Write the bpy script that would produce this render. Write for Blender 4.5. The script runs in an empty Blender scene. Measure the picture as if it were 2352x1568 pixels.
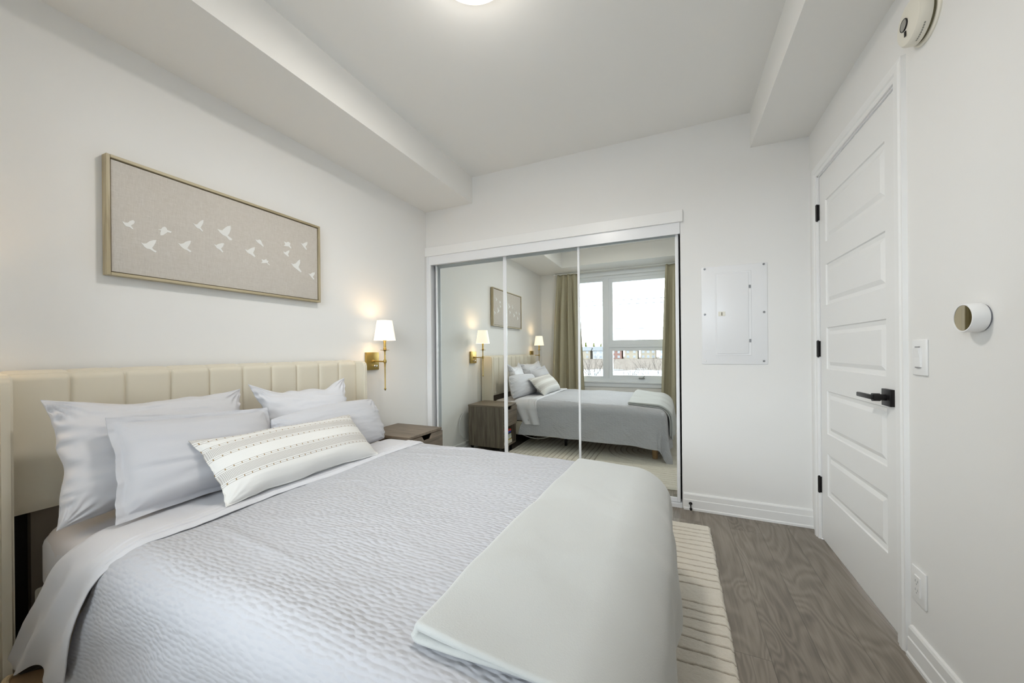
import bpy, bmesh, math, random
import numpy as np
from mathutils import Vector, Matrix, noise
random.seed(7); np.random.seed(7)
scene = bpy.context.scene
COL = scene.collection
PI = math.pi

# ------------------------------------------------------------------ camera, world, light, exposure
YAW, ROLL, FPX, SHY = 24.0233, -0.533, 838.2358, 22.2261
cam_d = bpy.data.cameras.new('camera'); cam = bpy.data.objects.new('camera', cam_d); COL.objects.link(cam)
cam_d.sensor_width = 36.0; cam_d.sensor_fit = 'HORIZONTAL'
cam_d.lens = FPX * 36.0 / 2352.0
cam_d.shift_y = SHY / 2352.0
cam_d.clip_start = 0.03; cam_d.clip_end = 900
_a = math.radians(YAW); _r = math.radians(ROLL)
_F = Vector((-math.sin(_a), math.cos(_a), 0)); _R0 = Vector((math.cos(_a), math.sin(_a), 0)); _U0 = Vector((0, 0, 1))
_R = _R0 * math.cos(_r) + _U0 * math.sin(_r); _U = -_R0 * math.sin(_r) + _U0 * math.cos(_r)
cam.matrix_world = Matrix(((_R.x, _U.x, -_F.x, 2.1164), (_R.y, _U.y, -_F.y, -2.7948), (_R.z, _U.z, -_F.z, 1.10), (0, 0, 0, 1)))
scene.camera = cam

scene.view_settings.view_transform = 'Standard'; scene.view_settings.look = 'None'
scene.view_settings.gamma = 1.0; scene.view_settings.use_curve_mapping = False
scene.view_settings.exposure = 0.26
try: scene.cycles.max_bounces = 16; scene.cycles.diffuse_bounces = 10; scene.cycles.glossy_bounces = 6; scene.cycles.transparent_max_bounces = 12
except Exception: pass

SKY = 11.0
world = bpy.data.worlds.new('overcast_sky'); scene.world = world; world.use_nodes = True
wn = world.node_tree; wn.nodes.clear()
wo = wn.nodes.new('ShaderNodeOutputWorld'); wb = wn.nodes.new('ShaderNodeBackground')
wtc = wn.nodes.new('ShaderNodeTexCoord'); wns = wn.nodes.new('ShaderNodeTexNoise'); wns.inputs['Scale'].default_value = 1.6
wr = wn.nodes.new('ShaderNodeValToRGB')
wr.color_ramp.elements[0].position = .3; wr.color_ramp.elements[0].color = (.84, .91, 1.0, 1)
wr.color_ramp.elements[1].position = .7; wr.color_ramp.elements[1].color = (.93, .97, 1.0, 1)
wn.links.new(wtc.outputs['Generated'], wns.inputs['Vector']); wn.links.new(wns.outputs['Fac'], wr.inputs['Fac'])
wn.links.new(wr.outputs['Color'], wb.inputs['Color']); wb.inputs['Strength'].default_value = SKY
wn.links.new(wb.outputs['Background'], wo.inputs['Surface'])
# portal over the window opening, guides sampling of the sky only
pl = bpy.data.lights.new('window_portal', 'AREA'); pl.shape = 'RECTANGLE'; pl.size = 1.95; pl.size_y = 1.85
po = bpy.data.objects.new('window_portal', pl); COL.objects.link(po); po.location = (1.35, -3.30, 1.45)
po.rotation_euler = (math.radians(90), 0, 0)
pl.cycles.is_portal = True
LAMP_CEIL = 11.5     # watts of the ceiling lamp
LAMP_SCONCE = 0.9    # watts of each sconce bulb
SHADE_E = 0.6

# ------------------------------------------------------------------ helpers
def wloc(o):
    v = Vector((0, 0, 0))
    while o is not None:
        v = v + o.location; o = o.parent
    return v

def tag(o, label=None, cat=None, group=None, kind=None):
    if label: o['label'] = label
    if cat: o['category'] = cat
    if group: o['group'] = group
    if kind: o['kind'] = kind
    return o

def thing(name, loc, label, cat, group=None, kind=None):
    o = bpy.data.objects.new(name, None); COL.objects.link(o); o.location = loc
    o.empty_display_size = .05
    return tag(o, label, cat, group, kind)

def finish(name, me, mat, parent=None, origin=None, smooth=True, angle=40):
    o = bpy.data.objects.new(name, me); COL.objects.link(o)
    if mat is not None:
        for m_ in (mat if isinstance(mat, (list, tuple)) else [mat]): me.materials.append(m_)
    if parent is not None:
        me.transform(Matrix.Translation(-wloc(parent))); o.parent = parent
    elif origin is not None:
        me.transform(Matrix.Translation(-Vector(origin))); o.location = origin
    if smooth:
        me.polygons.foreach_set('use_smooth', [True] * len(me.polygons))
        me.update()
        try: me.set_sharp_from_angle(angle=math.radians(angle))
        except Exception: pass
    return o

def obj(name, bm, mat, parent=None, origin=None, smooth=True, angle=35):
    me = bpy.data.meshes.new(name); bm.to_mesh(me); bm.free()
    return finish(name, me, mat, parent, origin, smooth, angle)

def base_origin(bm):
    xs = [v.co.x for v in bm.verts]; ys = [v.co.y for v in bm.verts]; zs = [v.co.z for v in bm.verts]
    return ((min(xs) + max(xs)) / 2, (min(ys) + max(ys)) / 2, min(zs))

def box(bm, x0, x1, y0, y1, z0, z1, bev=0.0, seg=2, mi=0):
    if x0 > x1: x0, x1 = x1, x0
    if y0 > y1: y0, y1 = y1, y0
    if z0 > z1: z0, z1 = z1, z0
    r = bmesh.ops.create_cube(bm, size=1.0); vs = r['verts']
    for v in vs: v.co = Vector(((x0 + x1) / 2 + v.co.x * (x1 - x0), (y0 + y1) / 2 + v.co.y * (y1 - y0), (z0 + z1) / 2 + v.co.z * (z1 - z0)))
    fs = set(f for v in vs for f in v.link_faces)
    for f in fs: f.material_index = mi
    if bev > 0:
        es = list(set(e for v in vs for e in v.link_edges))
        rr = bmesh.ops.bevel(bm, geom=es, offset=bev, segments=seg, affect='EDGES', profile=.5)
        for f in rr['faces']: f.material_index = mi
    return bm

def B(*a, **k):
    bm = bmesh.new(); box(bm, *a, **k); return bm

def frame_basis(d):
    d = Vector(d).normalized(); up = Vector((0, 0, 1)) if abs(d.z) < .9 else Vector((1, 0, 0))
    a = d.cross(up).normalized(); return d, a, d.cross(a).normalized()

def lathe(bm, prof, c, axis=(0, 0, 1), n=32, caps=True, mi=0):
    """prof: list of (radius, distance along axis) from c"""
    d, a, b = frame_basis(axis); c = Vector(c); rings = []
    for r, h in prof:
        if r < 1e-6: rings.append([bm.verts.new(c + d * h)])
        else: rings.append([bm.verts.new(c + d * h + a * (r * math.cos(2 * PI * i / n)) + b * (r * math.sin(2 * PI * i / n))) for i in range(n)])
    for k in range(len(rings) - 1):
        A, Bq = rings[k], rings[k + 1]
        for i in range(n):
            j = (i + 1) % n
            if len(A) == 1 and len(Bq) == 1: continue
            if len(A) == 1: f = bm.faces.new((A[0], Bq[j], Bq[i]))
            elif len(Bq) == 1: f = bm.faces.new((A[i], A[j], Bq[0]))
            else: f = bm.faces.new((A[i], A[j], Bq[j], Bq[i]))
            f.material_index = mi
    if caps:
        for ring, rev in ((rings[0], True), (rings[-1], False)):
            if len(ring) > 1:
                f = bm.faces.new(list(reversed(ring)) if rev else ring); f.material_index = mi
    bmesh.ops.recalc_face_normals(bm, faces=bm.faces)
    return bm

def cyl(bm, p0, p1, r, n=20, mi=0):
    p0 = Vector(p0); p1 = Vector(p1)
    return lathe(bm, [(r, 0), (r, (p1 - p0).length)], p0, p1 - p0, n, True, mi)

def tube(bm, pts, r, n=8, closed=False):
    pts = [Vector(p) for p in pts]; rings = []
    for i, p in enumerate(pts):
        q0 = pts[max(0, i - 1)]; q1 = pts[min(len(pts) - 1, i + 1)]
        d, a, b = frame_basis(q1 - q0)
        rr = r(i / (len(pts) - 1)) if callable(r) else r
        rings.append([bm.verts.new(p + a * rr * math.cos(2 * PI * k / n) + b * rr * math.sin(2 * PI * k / n)) for k in range(n)])
    for A, Bq in zip(rings, rings[1:]):
        for k in range(n):
            bm.faces.new((A[k], A[(k + 1) % n], Bq[(k + 1) % n], Bq[k]))
    bm.faces.new(list(reversed(rings[0]))); bm.faces.new(rings[-1])
    bmesh.ops.recalc_face_normals(bm, faces=bm.faces)
    return bm

def prism(bm, outline, fn, h0, h1, mi=0):
    """outline: 2-D points; fn(a, b, h) -> 3-D point"""
    A = [bm.verts.new(fn(a, b, h0)) for a, b in outline]; Bq = [bm.verts.new(fn(a, b, h1)) for a, b in outline]
    n = len(outline)
    fs = [bm.faces.new(A), bm.faces.new(list(reversed(Bq)))]
    for i in range(n): fs.append(bm.faces.new((A[i], Bq[i], Bq[(i + 1) % n], A[(i + 1) % n])))
    for f in fs: f.material_index = mi
    bmesh.ops.recalc_face_normals(bm, faces=fs)
    return bm

def grid_mesh(name, P, uv=None, closed_u=False):
    """P: (nu, nv, 3) array -> mesh"""
    nu, nv = P.shape[:2]
    verts = P.reshape(-1, 3)
    idx = np.arange(nu * nv).reshape(nu, nv)
    if closed_u: idx = np.vstack([idx, idx[:1]])
    a = idx[:-1, :-1].ravel(); b = idx[1:, :-1].ravel(); c = idx[1:, 1:].ravel(); d = idx[:-1, 1:].ravel()
    faces = np.stack([a, b, c, d], 1)
    me = bpy.data.meshes.new(name)
    me.from_pydata(verts.tolist(), [], faces.tolist())
    if uv is not None:
        l = me.uv_layers.new(name='UVMap')
        vi = np.zeros(len(me.loops), dtype=np.int32); me.loops.foreach_get('vertex_index', vi)
        l.data.foreach_set('uv', uv.reshape(-1, 2)[vi].ravel())
    me.update()
    return me

def sstep(e0, e1, x):
    t = np.clip((x - e0) / (e1 - e0), 0, 1); return t * t * (3 - 2 * t)

def vnoise(x, y, seed=0, oct=4):
    """smooth value noise on numpy arrays"""
    out = np.zeros_like(x, dtype=float); amp = 1; tot = 0
    for o in range(oct):
        xx = x * 2 ** o + seed * 17.3 + o * 5.1; yy = y * 2 ** o + seed * 9.7 - o * 3.3
        xi = np.floor(xx); yi = np.floor(yy); fx = xx - xi; fy = yy - yi
        fx = fx * fx * (3 - 2 * fx); fy = fy * fy * (3 - 2 * fy)
        def h(a, b):
            s = np.sin(a * 127.1 + b * 311.7 + seed * 74.7) * 43758.5453
            return s - np.floor(s)
        v = (h(xi, yi) * (1 - fx) + h(xi + 1, yi) * fx) * (1 - fy) + (h(xi, yi + 1) * (1 - fx) + h(xi + 1, yi + 1) * fx) * fy
        out += amp * (v * 2 - 1); tot += amp; amp *= .5
    return out / tot

# ------------------------------------------------------------------ materials
def srgb(r, g, b):
    f = lambda c: (c / 255 / 12.92) if c / 255 <= .04045 else ((c / 255 + .055) / 1.055) ** 2.4
    return (f(r), f(g), f(b), 1)

def mat(name, col, rough=.6, metal=0.0, bump=None, var=None, spec=.5, sheen=0.0, coat=0.0):
    """bump=(scale, strength, distance); var=(scale, amount)"""
    m = bpy.data.materials.new(name); m.use_nodes = True; nt = m.node_tree; p = nt.nodes['Principled BSDF']
    p.inputs['Base Color'].default_value = col; p.inputs['Roughness'].default_value = rough; p.inputs['Metallic'].default_value = metal
    p.inputs['Specular IOR Level'].default_value = spec
    if sheen: p.inputs['Sheen Weight'].default_value = sheen
    if coat: p.inputs['Coat Weight'].default_value = coat
    tc = nt.nodes.new('ShaderNodeTexCoord')
    if var:
        n = nt.nodes.new('ShaderNodeTexNoise'); n.inputs['Scale'].default_value = var[0]; n.inputs['Detail'].default_value = 5
        mx = nt.nodes.new('ShaderNodeMix'); mx.data_type = 'RGBA'
        c2 = tuple(c * (1 - var[1]) for c in col[:3]) + (1,)
        mx.inputs[6].default_value = c2; mx.inputs[7].default_value = col
        nt.links.new(tc.outputs['Object'], n.inputs['Vector']); nt.links.new(n.outputs['Fac'], mx.inputs[0]); nt.links.new(mx.outputs[2], p.inputs['Base Color'])
    if bump:
        n = nt.nodes.new('ShaderNodeTexNoise'); n.inputs['Scale'].default_value = bump[0]; n.inputs['Detail'].default_value = 6
        bp = nt.nodes.new('ShaderNodeBump'); bp.inputs['Strength'].default_value = bump[1]; bp.inputs['Distance'].default_value = bump[2]
        nt.links.new(tc.outputs['Object'], n.inputs['Vector']); nt.links.new(n.outputs['Fac'], bp.inputs['Height']); nt.links.new(bp.outputs['Normal'], p.inputs['Normal'])
    return m

def emis(name, col, strength):
    m = bpy.data.materials.new(name); m.use_nodes = True; nt = m.node_tree; p = nt.nodes['Principled BSDF']
    p.inputs['Base Color'].default_value = (.9, .88, .84, 1); p.inputs['Roughness'].default_value = .7
    p.inputs['Emission Color'].default_value = col; p.inputs['Emission Strength'].default_value = strength
    return m

def N(nt, t, **kw):
    n = nt.nodes.new(t)
    for k, v in kw.items(): setattr(n, k, v)
    return n

def math_node(nt, op, a, b=None):
    n = nt.nodes.new('ShaderNodeMath'); n.operation = op
    for i, s in enumerate((a, b)):
        if s is None: continue
        if isinstance(s, (int, float)): n.inputs[i].default_value = s
        else: nt.links.new(s, n.inputs[i])
    return n.outputs[0]

def mixcol(nt, fac, a, b):
    n = nt.nodes.new('ShaderNodeMix'); n.data_type = 'RGBA'
    for i, s in ((0, fac), (6, a), (7, b)):
        if isinstance(s, (int, float, tuple)): n.inputs[i].default_value = s
        else: nt.links.new(s, n.inputs[i])
    return n.outputs[2]

M = {}
M['wall'] = mat('painted_wall', (.82, .815, .803, 1), .75, bump=(260, .06, .002), spec=.25)
M['ceil'] = mat('painted_ceiling', (.83, .822, .80, 1), .85, bump=(180, .08, .002), spec=.2)
M['trim'] = mat('white_trim_paint', (.85, .85, .845, 1), .38, spec=.4)
M['door'] = mat('white_door_paint', (.83, .828, .82, 1), .42, bump=(90, .03, .001), spec=.4)
M['alu'] = mat('white_aluminium', (.82, .83, .85, 1), .28, spec=.55)
M['plastic'] = mat('white_plastic', (.85, .85, .85, 1), .35)
M['cream_plastic'] = mat('ivory_plastic', (.80, .77, .68, 1), .4)
M['olive_plastic'] = mat('olive_vent_plastic', (.16, .14, .075, 1), .6)
M['panel_metal'] = mat('painted_panel_metal', (.83, .835, .85, 1), .35)
M['screw'] = mat('zinc_screw', (.35, .36, .38, 1), .35, 1.0)
M['black_metal'] = mat('black_metal', (.022, .02, .02, 1), .38, .6)
M['brass'] = mat('aged_brass', (.44, .315, .10, 1), .40, 1.0, bump=(60, .05, .001))
M['chrome'] = mat('chrome', (.8, .8, .8, 1), .15, 1.0)
M['uphol'] = mat('cream_upholstery', (.70, .65, .54, 1), .8, bump=(900, .12, .001), sheen=.2, spec=.2)
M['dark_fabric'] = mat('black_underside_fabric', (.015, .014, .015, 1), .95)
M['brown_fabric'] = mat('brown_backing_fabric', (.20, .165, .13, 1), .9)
M['oak'] = mat('light_wood_leg', (.46, .29, .14, 1), .5, var=(30, .3))
M['sheet'] = mat('white_percale_sheet', (.63, .63, .66, 1), .75, bump=(14, .12, .01), spec=.15, sheen=.15)
M['mattress'] = mat('fitted_sheet_cotton', (.60, .575, .58, 1), .8, bump=(9, .15, .012), spec=.15)
M['case_satin'] = mat('white_pillowcase_sateen', (.64, .64, .67, 1), .5, bump=(18, .1, .008), spec=.35, sheen=.1)
M['case'] = mat('white_pillowcase_cotton', (.57, .575, .61, 1), .72, bump=(500, .08, .001), spec=.2, sheen=.15)
M['throw'] = mat('pale_sage_fleece', (.50, .51, .498, 1), .95, bump=(330, .22, .003), spec=.1, sheen=.35)
M['curtain'] = mat('khaki_curtain_linen', (.50, .465, .345, 1), .85, bump=(500, .2, .001), var=(40, .12), spec=.15)
M['pvc'] = mat('white_window_vinyl', (.78, .81, .85, 1), .4)
M['cord'] = mat('white_cord', (.72, .72, .70, 1), .5)
M['suede'] = mat('tan_suede', (.36, .23, .12, 1), .9, var=(60, .25), bump=(300, .3, .001))
M['fleece'] = mat('cream_fleece_lining', (.70, .55, .34, 1), .95, bump=(150, .6, .004))
M['navy'] = mat('navy_storage_fabric', (.02, .022, .06, 1), .8)
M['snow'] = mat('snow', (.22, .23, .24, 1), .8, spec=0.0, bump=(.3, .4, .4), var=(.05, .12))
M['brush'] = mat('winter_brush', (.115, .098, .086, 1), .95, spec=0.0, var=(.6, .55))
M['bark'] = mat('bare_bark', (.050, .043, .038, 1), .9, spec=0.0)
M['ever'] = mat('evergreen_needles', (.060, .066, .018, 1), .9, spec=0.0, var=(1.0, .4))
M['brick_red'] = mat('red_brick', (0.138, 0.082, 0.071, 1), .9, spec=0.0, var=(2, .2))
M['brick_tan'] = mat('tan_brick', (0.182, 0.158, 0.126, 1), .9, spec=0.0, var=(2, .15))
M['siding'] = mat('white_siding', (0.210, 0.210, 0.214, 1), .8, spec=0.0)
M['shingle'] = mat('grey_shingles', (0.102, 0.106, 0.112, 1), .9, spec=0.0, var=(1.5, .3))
M['dark_glass'] = mat('dark_window_glass', (.12, .13, .15, 1), .2)
M['wire'] = mat('power_wire', (.06, .06, .065, 1), .6, spec=0.0)
M['paper'] = mat('book_paper', (.78, .75, .66, 1), .8)

# mirror glass: silvered glass with a faint green tint
M['mirror'] = mat('silvered_mirror', (.86, .895, .875, 1), 0.0, 1.0)
M['tinted_mirror'] = mat('bronze_mirror_face', (.42, .36, .24, 1), .03, 1.0)

# clear window glass
g = bpy.data.materials.new('window_glass'); g.use_nodes = True; nt = g.node_tree; nt.nodes.clear()
go = N(nt, 'ShaderNodeOutputMaterial'); gt = N(nt, 'ShaderNodeBsdfTransparent'); gg = N(nt, 'ShaderNodeBsdfGlossy'); gm = N(nt, 'ShaderNodeMixShader'); gf = N(nt, 'ShaderNodeFresnel')
gt.inputs['Color'].default_value = (.95, .97, .97, 1); gg.inputs['Roughness'].default_value = 0.0; gf.inputs['IOR'].default_value = 1.45
nt.links.new(gf.outputs[0], gm.inputs[0]); nt.links.new(gt.outputs[0], gm.inputs[1]); nt.links.new(gg.outputs[0], gm.inputs[2]); nt.links.new(gm.outputs[0], go.inputs[0])
M['glass'] = g

M['shade'] = emis('lit_lamp_shade', (1.0, .84, .60, 1), SHADE_E)
M['diffuser'] = emis('lit_ceiling_diffuser', (1.0, .93, .82, 1), 5.0)
M['lamp_rim'] = emis('glowing_lamp_rim', (1.0, .84, .62, 1), .55)

def floor_material():
    m = bpy.data.materials.new('grey_oak_planks'); m.use_nodes = True; nt = m.node_tree; p = nt.nodes['Principled BSDF']
    tc = N(nt, 'ShaderNodeTexCoord'); sp = N(nt, 'ShaderNodeSeparateXYZ'); nt.links.new(tc.outputs['Object'], sp.inputs[0])
    W_, L_ = .16, 1.22
    u = math_node(nt, 'DIVIDE', math_node(nt, 'SUBTRACT', sp.outputs['X'], 2.74 - .16 * 20), W_)
    ui = math_node(nt, 'FLOOR', u); uf = math_node(nt, 'FRACT', u)
    wn_ = N(nt, 'ShaderNodeTexWhiteNoise', noise_dimensions='1D'); nt.links.new(ui, wn_.inputs['W'])
    v = math_node(nt, 'ADD', math_node(nt, 'DIVIDE', sp.outputs['Y'], L_), math_node(nt, 'MULTIPLY', wn_.outputs['Value'], 7.3))
    vi = math_node(nt, 'FLOOR', v); vf = math_node(nt, 'FRACT', v)
    pid = math_node(nt, 'ADD', math_node(nt, 'MULTIPLY', ui, 3.17), math_node(nt, 'MULTIPLY', vi, 11.3))
    wn2 = N(nt, 'ShaderNodeTexWhiteNoise', noise_dimensions='1D'); nt.links.new(pid, wn2.inputs['W'])
    # stretched grain space, shifted per plank
    cb = N(nt, 'ShaderNodeCombineXYZ')
    nt.links.new(math_node(nt, 'ADD', math_node(nt, 'MULTIPLY', sp.outputs['X'], 1.0), math_node(nt, 'MULTIPLY', wn2.outputs['Value'], 31.0)), cb.inputs[0])
    nt.links.new(math_node(nt, 'MULTIPLY', sp.outputs['Y'], .22), cb.inputs[1]); nt.links.new(math_node(nt, 'MULTIPLY', wn2.outputs['Value'], 9.0), cb.inputs[2])
    n1 = N(nt, 'ShaderNodeTexNoise'); n1.inputs['Scale'].default_value = 5.0; n1.inputs['Detail'].default_value = 2.0; n1.inputs['Distortion'].default_value = .6
    nt.links.new(cb.outputs[0], n1.inputs['Vector'])
    rings = math_node(nt, 'SINE', math_node(nt, 'MULTIPLY', n1.outputs['Fac'], 120.0))
    n2 = N(nt, 'ShaderNodeTexNoise'); n2.inputs['Scale'].default_value = 130.0; n2.inputs['Detail'].default_value = 4.0
    cb2 = N(nt, 'ShaderNodeCombineXYZ'); nt.links.new(sp.outputs['X'], cb2.inputs[0]); nt.links.new(math_node(nt, 'MULTIPLY', sp.outputs['Y'], .05), cb2.inputs[1]); nt.links.new(wn2.outputs['Value'], cb2.inputs[2])
    nt.links.new(cb2.outputs[0], n2.inputs['Vector'])
    n3 = N(nt, 'ShaderNodeTexNoise'); n3.inputs['Scale'].default_value = 3.0; n3.inputs['Detail'].default_value = 5.0; nt.links.new(cb.outputs[0], n3.inputs['Vector'])
    t = math_node(nt, 'ADD', math_node(nt, 'MULTIPLY', rings, .07), math_node(nt, 'MULTIPLY', n2.outputs['Fac'], .35))
    t = math_node(nt, 'ADD', t, math_node(nt, 'MULTIPLY', n3.outputs['Fac'], .55))
    t = math_node(nt, 'ADD', t, math_node(nt, 'MULTIPLY', wn2.outputs['Value'], .14))
    cr = N(nt, 'ShaderNodeValToRGB'); nt.links.new(t, cr.inputs['Fac'])
    e = cr.color_ramp.elements; e[0].position = .22; e[0].color = (.095, .078, .062, 1); e[1].position = .85; e[1].color = (.36, .315, .265, 1)
    k = e.new(.5); k.color = (.215, .186, .154, 1)
    # dark knots
    vo = N(nt, 'ShaderNodeTexVoronoi'); vo.inputs['Scale'].default_value = 3.1
    cb3 = N(nt, 'ShaderNodeCombineXYZ'); nt.links.new(sp.outputs['X'], cb3.inputs[0]); nt.links.new(math_node(nt, 'MULTIPLY', sp.outputs['Y'], .7), cb3.inputs[1]); nt.links.new(cb3.outputs[0], vo.inputs['Vector'])
    kn = N(nt, 'ShaderNodeMapRange'); kn.inputs[1].default_value = .02; kn.inputs[2].default_value = .10; kn.inputs[3].default_value = .55; kn.inputs[4].default_value = 1.0
    nt.links.new(vo.outputs['Distance'], kn.inputs[0])
    gx = math_node(nt, 'LESS_THAN', math_node(nt, 'MINIMUM', uf, math_node(nt, 'SUBTRACT', 1.0, uf)), .008)
    gy = math_node(nt, 'LESS_THAN', math_node(nt, 'MINIMUM', vf, math_node(nt, 'SUBTRACT', 1.0, vf)), .0011)
    gap = math_node(nt, 'MAXIMUM', gx, gy)
    c1 = mixcol(nt, kn.outputs[0], (.05, .04, .034, 1), cr.outputs['Color'])
    c2 = mixcol(nt, math_node(nt, 'MULTIPLY', gap, .4), c1, (.03, .026, .022, 1))
    nt.links.new(c2, p.inputs['Base Color']); p.inputs['Roughness'].default_value = .42; p.inputs['Specular IOR Level'].default_value = .35
    bp = N(nt, 'ShaderNodeBump'); bp.inputs['Strength'].default_value = .25; bp.inputs['Distance'].default_value = .002
    nt.links.new(math_node(nt, 'SUBTRACT', t, gap), bp.inputs['Height']); nt.links.new(bp.outputs['Normal'], p.inputs['Normal'])
    return m
M['floor'] = floor_material()

def wood_material(name, c0, c1, axis='Z'):
    m = bpy.data.materials.new(name); m.use_nodes = True; nt = m.node_tree; p = nt.nodes['Principled BSDF']
    tc = N(nt, 'ShaderNodeTexCoord'); mp = N(nt, 'ShaderNodeMapping'); s = {'X': (.08, 1, 1), 'Y': (1, .08, 1), 'Z': (1, 1, .08)}[axis]
    mp.inputs['Scale'].default_value = s; nt.links.new(tc.outputs['Object'], mp.inputs[0])
    n = N(nt, 'ShaderNodeTexNoise'); n.inputs['Scale'].default_value = 38; n.inputs['Detail'].default_value = 6; n.inputs['Distortion'].default_value = .8
    nt.links.new(mp.outputs[0], n.inputs['Vector'])
    cr = N(nt, 'ShaderNodeValToRGB'); cr.color_ramp.elements[0].position = .32; cr.color_ramp.elements[0].color = c0; cr.color_ramp.elements[1].position = .7; cr.color_ramp.elements[1].color = c1
    nt.links.new(n.outputs['Fac'], cr.inputs[0]); nt.links.new(cr.outputs[0], p.inputs['Base Color']); p.inputs['Roughness'].default_value = .45
    return m
M['walnut_v'] = wood_material('grey_walnut_side', (.095, .075, .056, 1), (.22, .18, .135, 1), 'Z')
M['walnut_h'] = wood_material('grey_walnut_top', (.12, .092, .066, 1), (.235, .185, .135, 1), 'X')
M['walnut_y'] = wood_material('grey_walnut_front', (.115, .09, .067, 1), (.23, .185, .14, 1), 'Y')
M['frame_wood'] = wood_material('champagne_frame', (.34, .28, .17, 1), (.52, .45, .30, 1), 'Z')
M['frame_wood_h'] = wood_material('champagne_frame_rail', (.34, .28, .17, 1), (.52, .45, .30, 1), 'Y')

def canvas_material():
    m = mat('linen_canvas', (.60, .565, .515, 1), .85, spec=.1); nt = m.node_tree; p = nt.nodes['Principled BSDF']
    tc = N(nt, 'ShaderNodeTexCoord'); outs = []
    for ax in ((1, 1, 12), (1, 12, 1)):
        mp = N(nt, 'ShaderNodeMapping'); mp.inputs['Scale'].default_value = ax; nt.links.new(tc.outputs['Object'], mp.inputs[0])
        n = N(nt, 'ShaderNodeTexNoise'); n.inputs['Scale'].default_value = 45; n.inputs['Detail'].default_value = 3; nt.links.new(mp.outputs[0], n.inputs['Vector']); outs.append(n.outputs['Fac'])
    w = math_node(nt, 'ADD', outs[0], outs[1]); r = N(nt, 'ShaderNodeMapRange'); r.inputs[1].default_value = .6; r.inputs[2].default_value = 1.4; nt.links.new(w, r.inputs[0])
    nt.links.new(mixcol(nt, r.outputs[0], (.53, .49, .44, 1), (.66, .625, .58, 1)), p.inputs['Base Color'])
    bp = N(nt, 'ShaderNodeBump'); bp.inputs['Strength'].default_value = .2; bp.inputs['Distance'].default_value = .001; nt.links.new(w, bp.inputs['Height']); nt.links.new(bp.outputs[0], p.inputs['Normal'])
    return m
M['canvas'] = canvas_material()
M['bird'] = mat('white_bird_paint', (.80, .80, .78, 1), .7)

def quilt_material():
    # crinkled cotton, pucker relief is in the mesh; the shader adds fine thread
    m = mat('white_crinkle_quilt', (.475, .478, .508, 1), .85, spec=.12, sheen=.15); nt = m.node_tree; p = nt.nodes['Principled BSDF']
    uv = N(nt, 'ShaderNodeUVMap'); ns_ = N(nt, 'ShaderNodeTexNoise'); ns_.inputs['Scale'].default_value = 9.0; ns_.inputs['Detail'].default_value = 3.0
    nt.links.new(uv.outputs[0], ns_.inputs['Vector'])
    ad = N(nt, 'ShaderNodeVectorMath'); ad.operation = 'MULTIPLY_ADD'; ad.inputs[1].default_value = (.014, .014, 0); nt.links.new(ns_.outputs['Color'], ad.inputs[0]); nt.links.new(uv.outputs[0], ad.inputs[2])
    mp = N(nt, 'ShaderNodeMapping'); mp.inputs['Scale'].default_value = (1 / .027, 1 / .0118, 1); nt.links.new(ad.outputs[0], mp.inputs[0])
    vo = N(nt, 'ShaderNodeTexVoronoi'); vo.feature = 'SMOOTH_F1'; vo.voronoi_dimensions = '2D'; vo.inputs['Scale'].default_value = 1.0; vo.inputs['Randomness'].default_value = .62; vo.inputs['Smoothness'].default_value = .38
    nt.links.new(mp.outputs[0], vo.inputs['Vector'])
    hgt = math_node(nt, 'SUBTRACT', 1.0, math_node(nt, 'MULTIPLY', vo.outputs['Distance'], 1.25))
    n2 = N(nt, 'ShaderNodeTexNoise'); n2.inputs['Scale'].default_value = 2.2; nt.links.new(uv.outputs[0], n2.inputs['Vector'])
    am = N(nt, 'ShaderNodeMapRange'); am.inputs[1].default_value = .3; am.inputs[2].default_value = .7; am.inputs[3].default_value = .55; am.inputs[4].default_value = 1.25; nt.links.new(n2.outputs['Fac'], am.inputs[0])
    bp = N(nt, 'ShaderNodeBump'); bp.inputs['Strength'].default_value = 1.0; bp.inputs['Distance'].default_value = .0031
    nt.links.new(math_node(nt, 'MULTIPLY', hgt, am.outputs[0]), bp.inputs['Height']); nt.links.new(bp.outputs[0], p.inputs['Normal'])
    return m
M['quilt'] = quilt_material()

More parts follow.
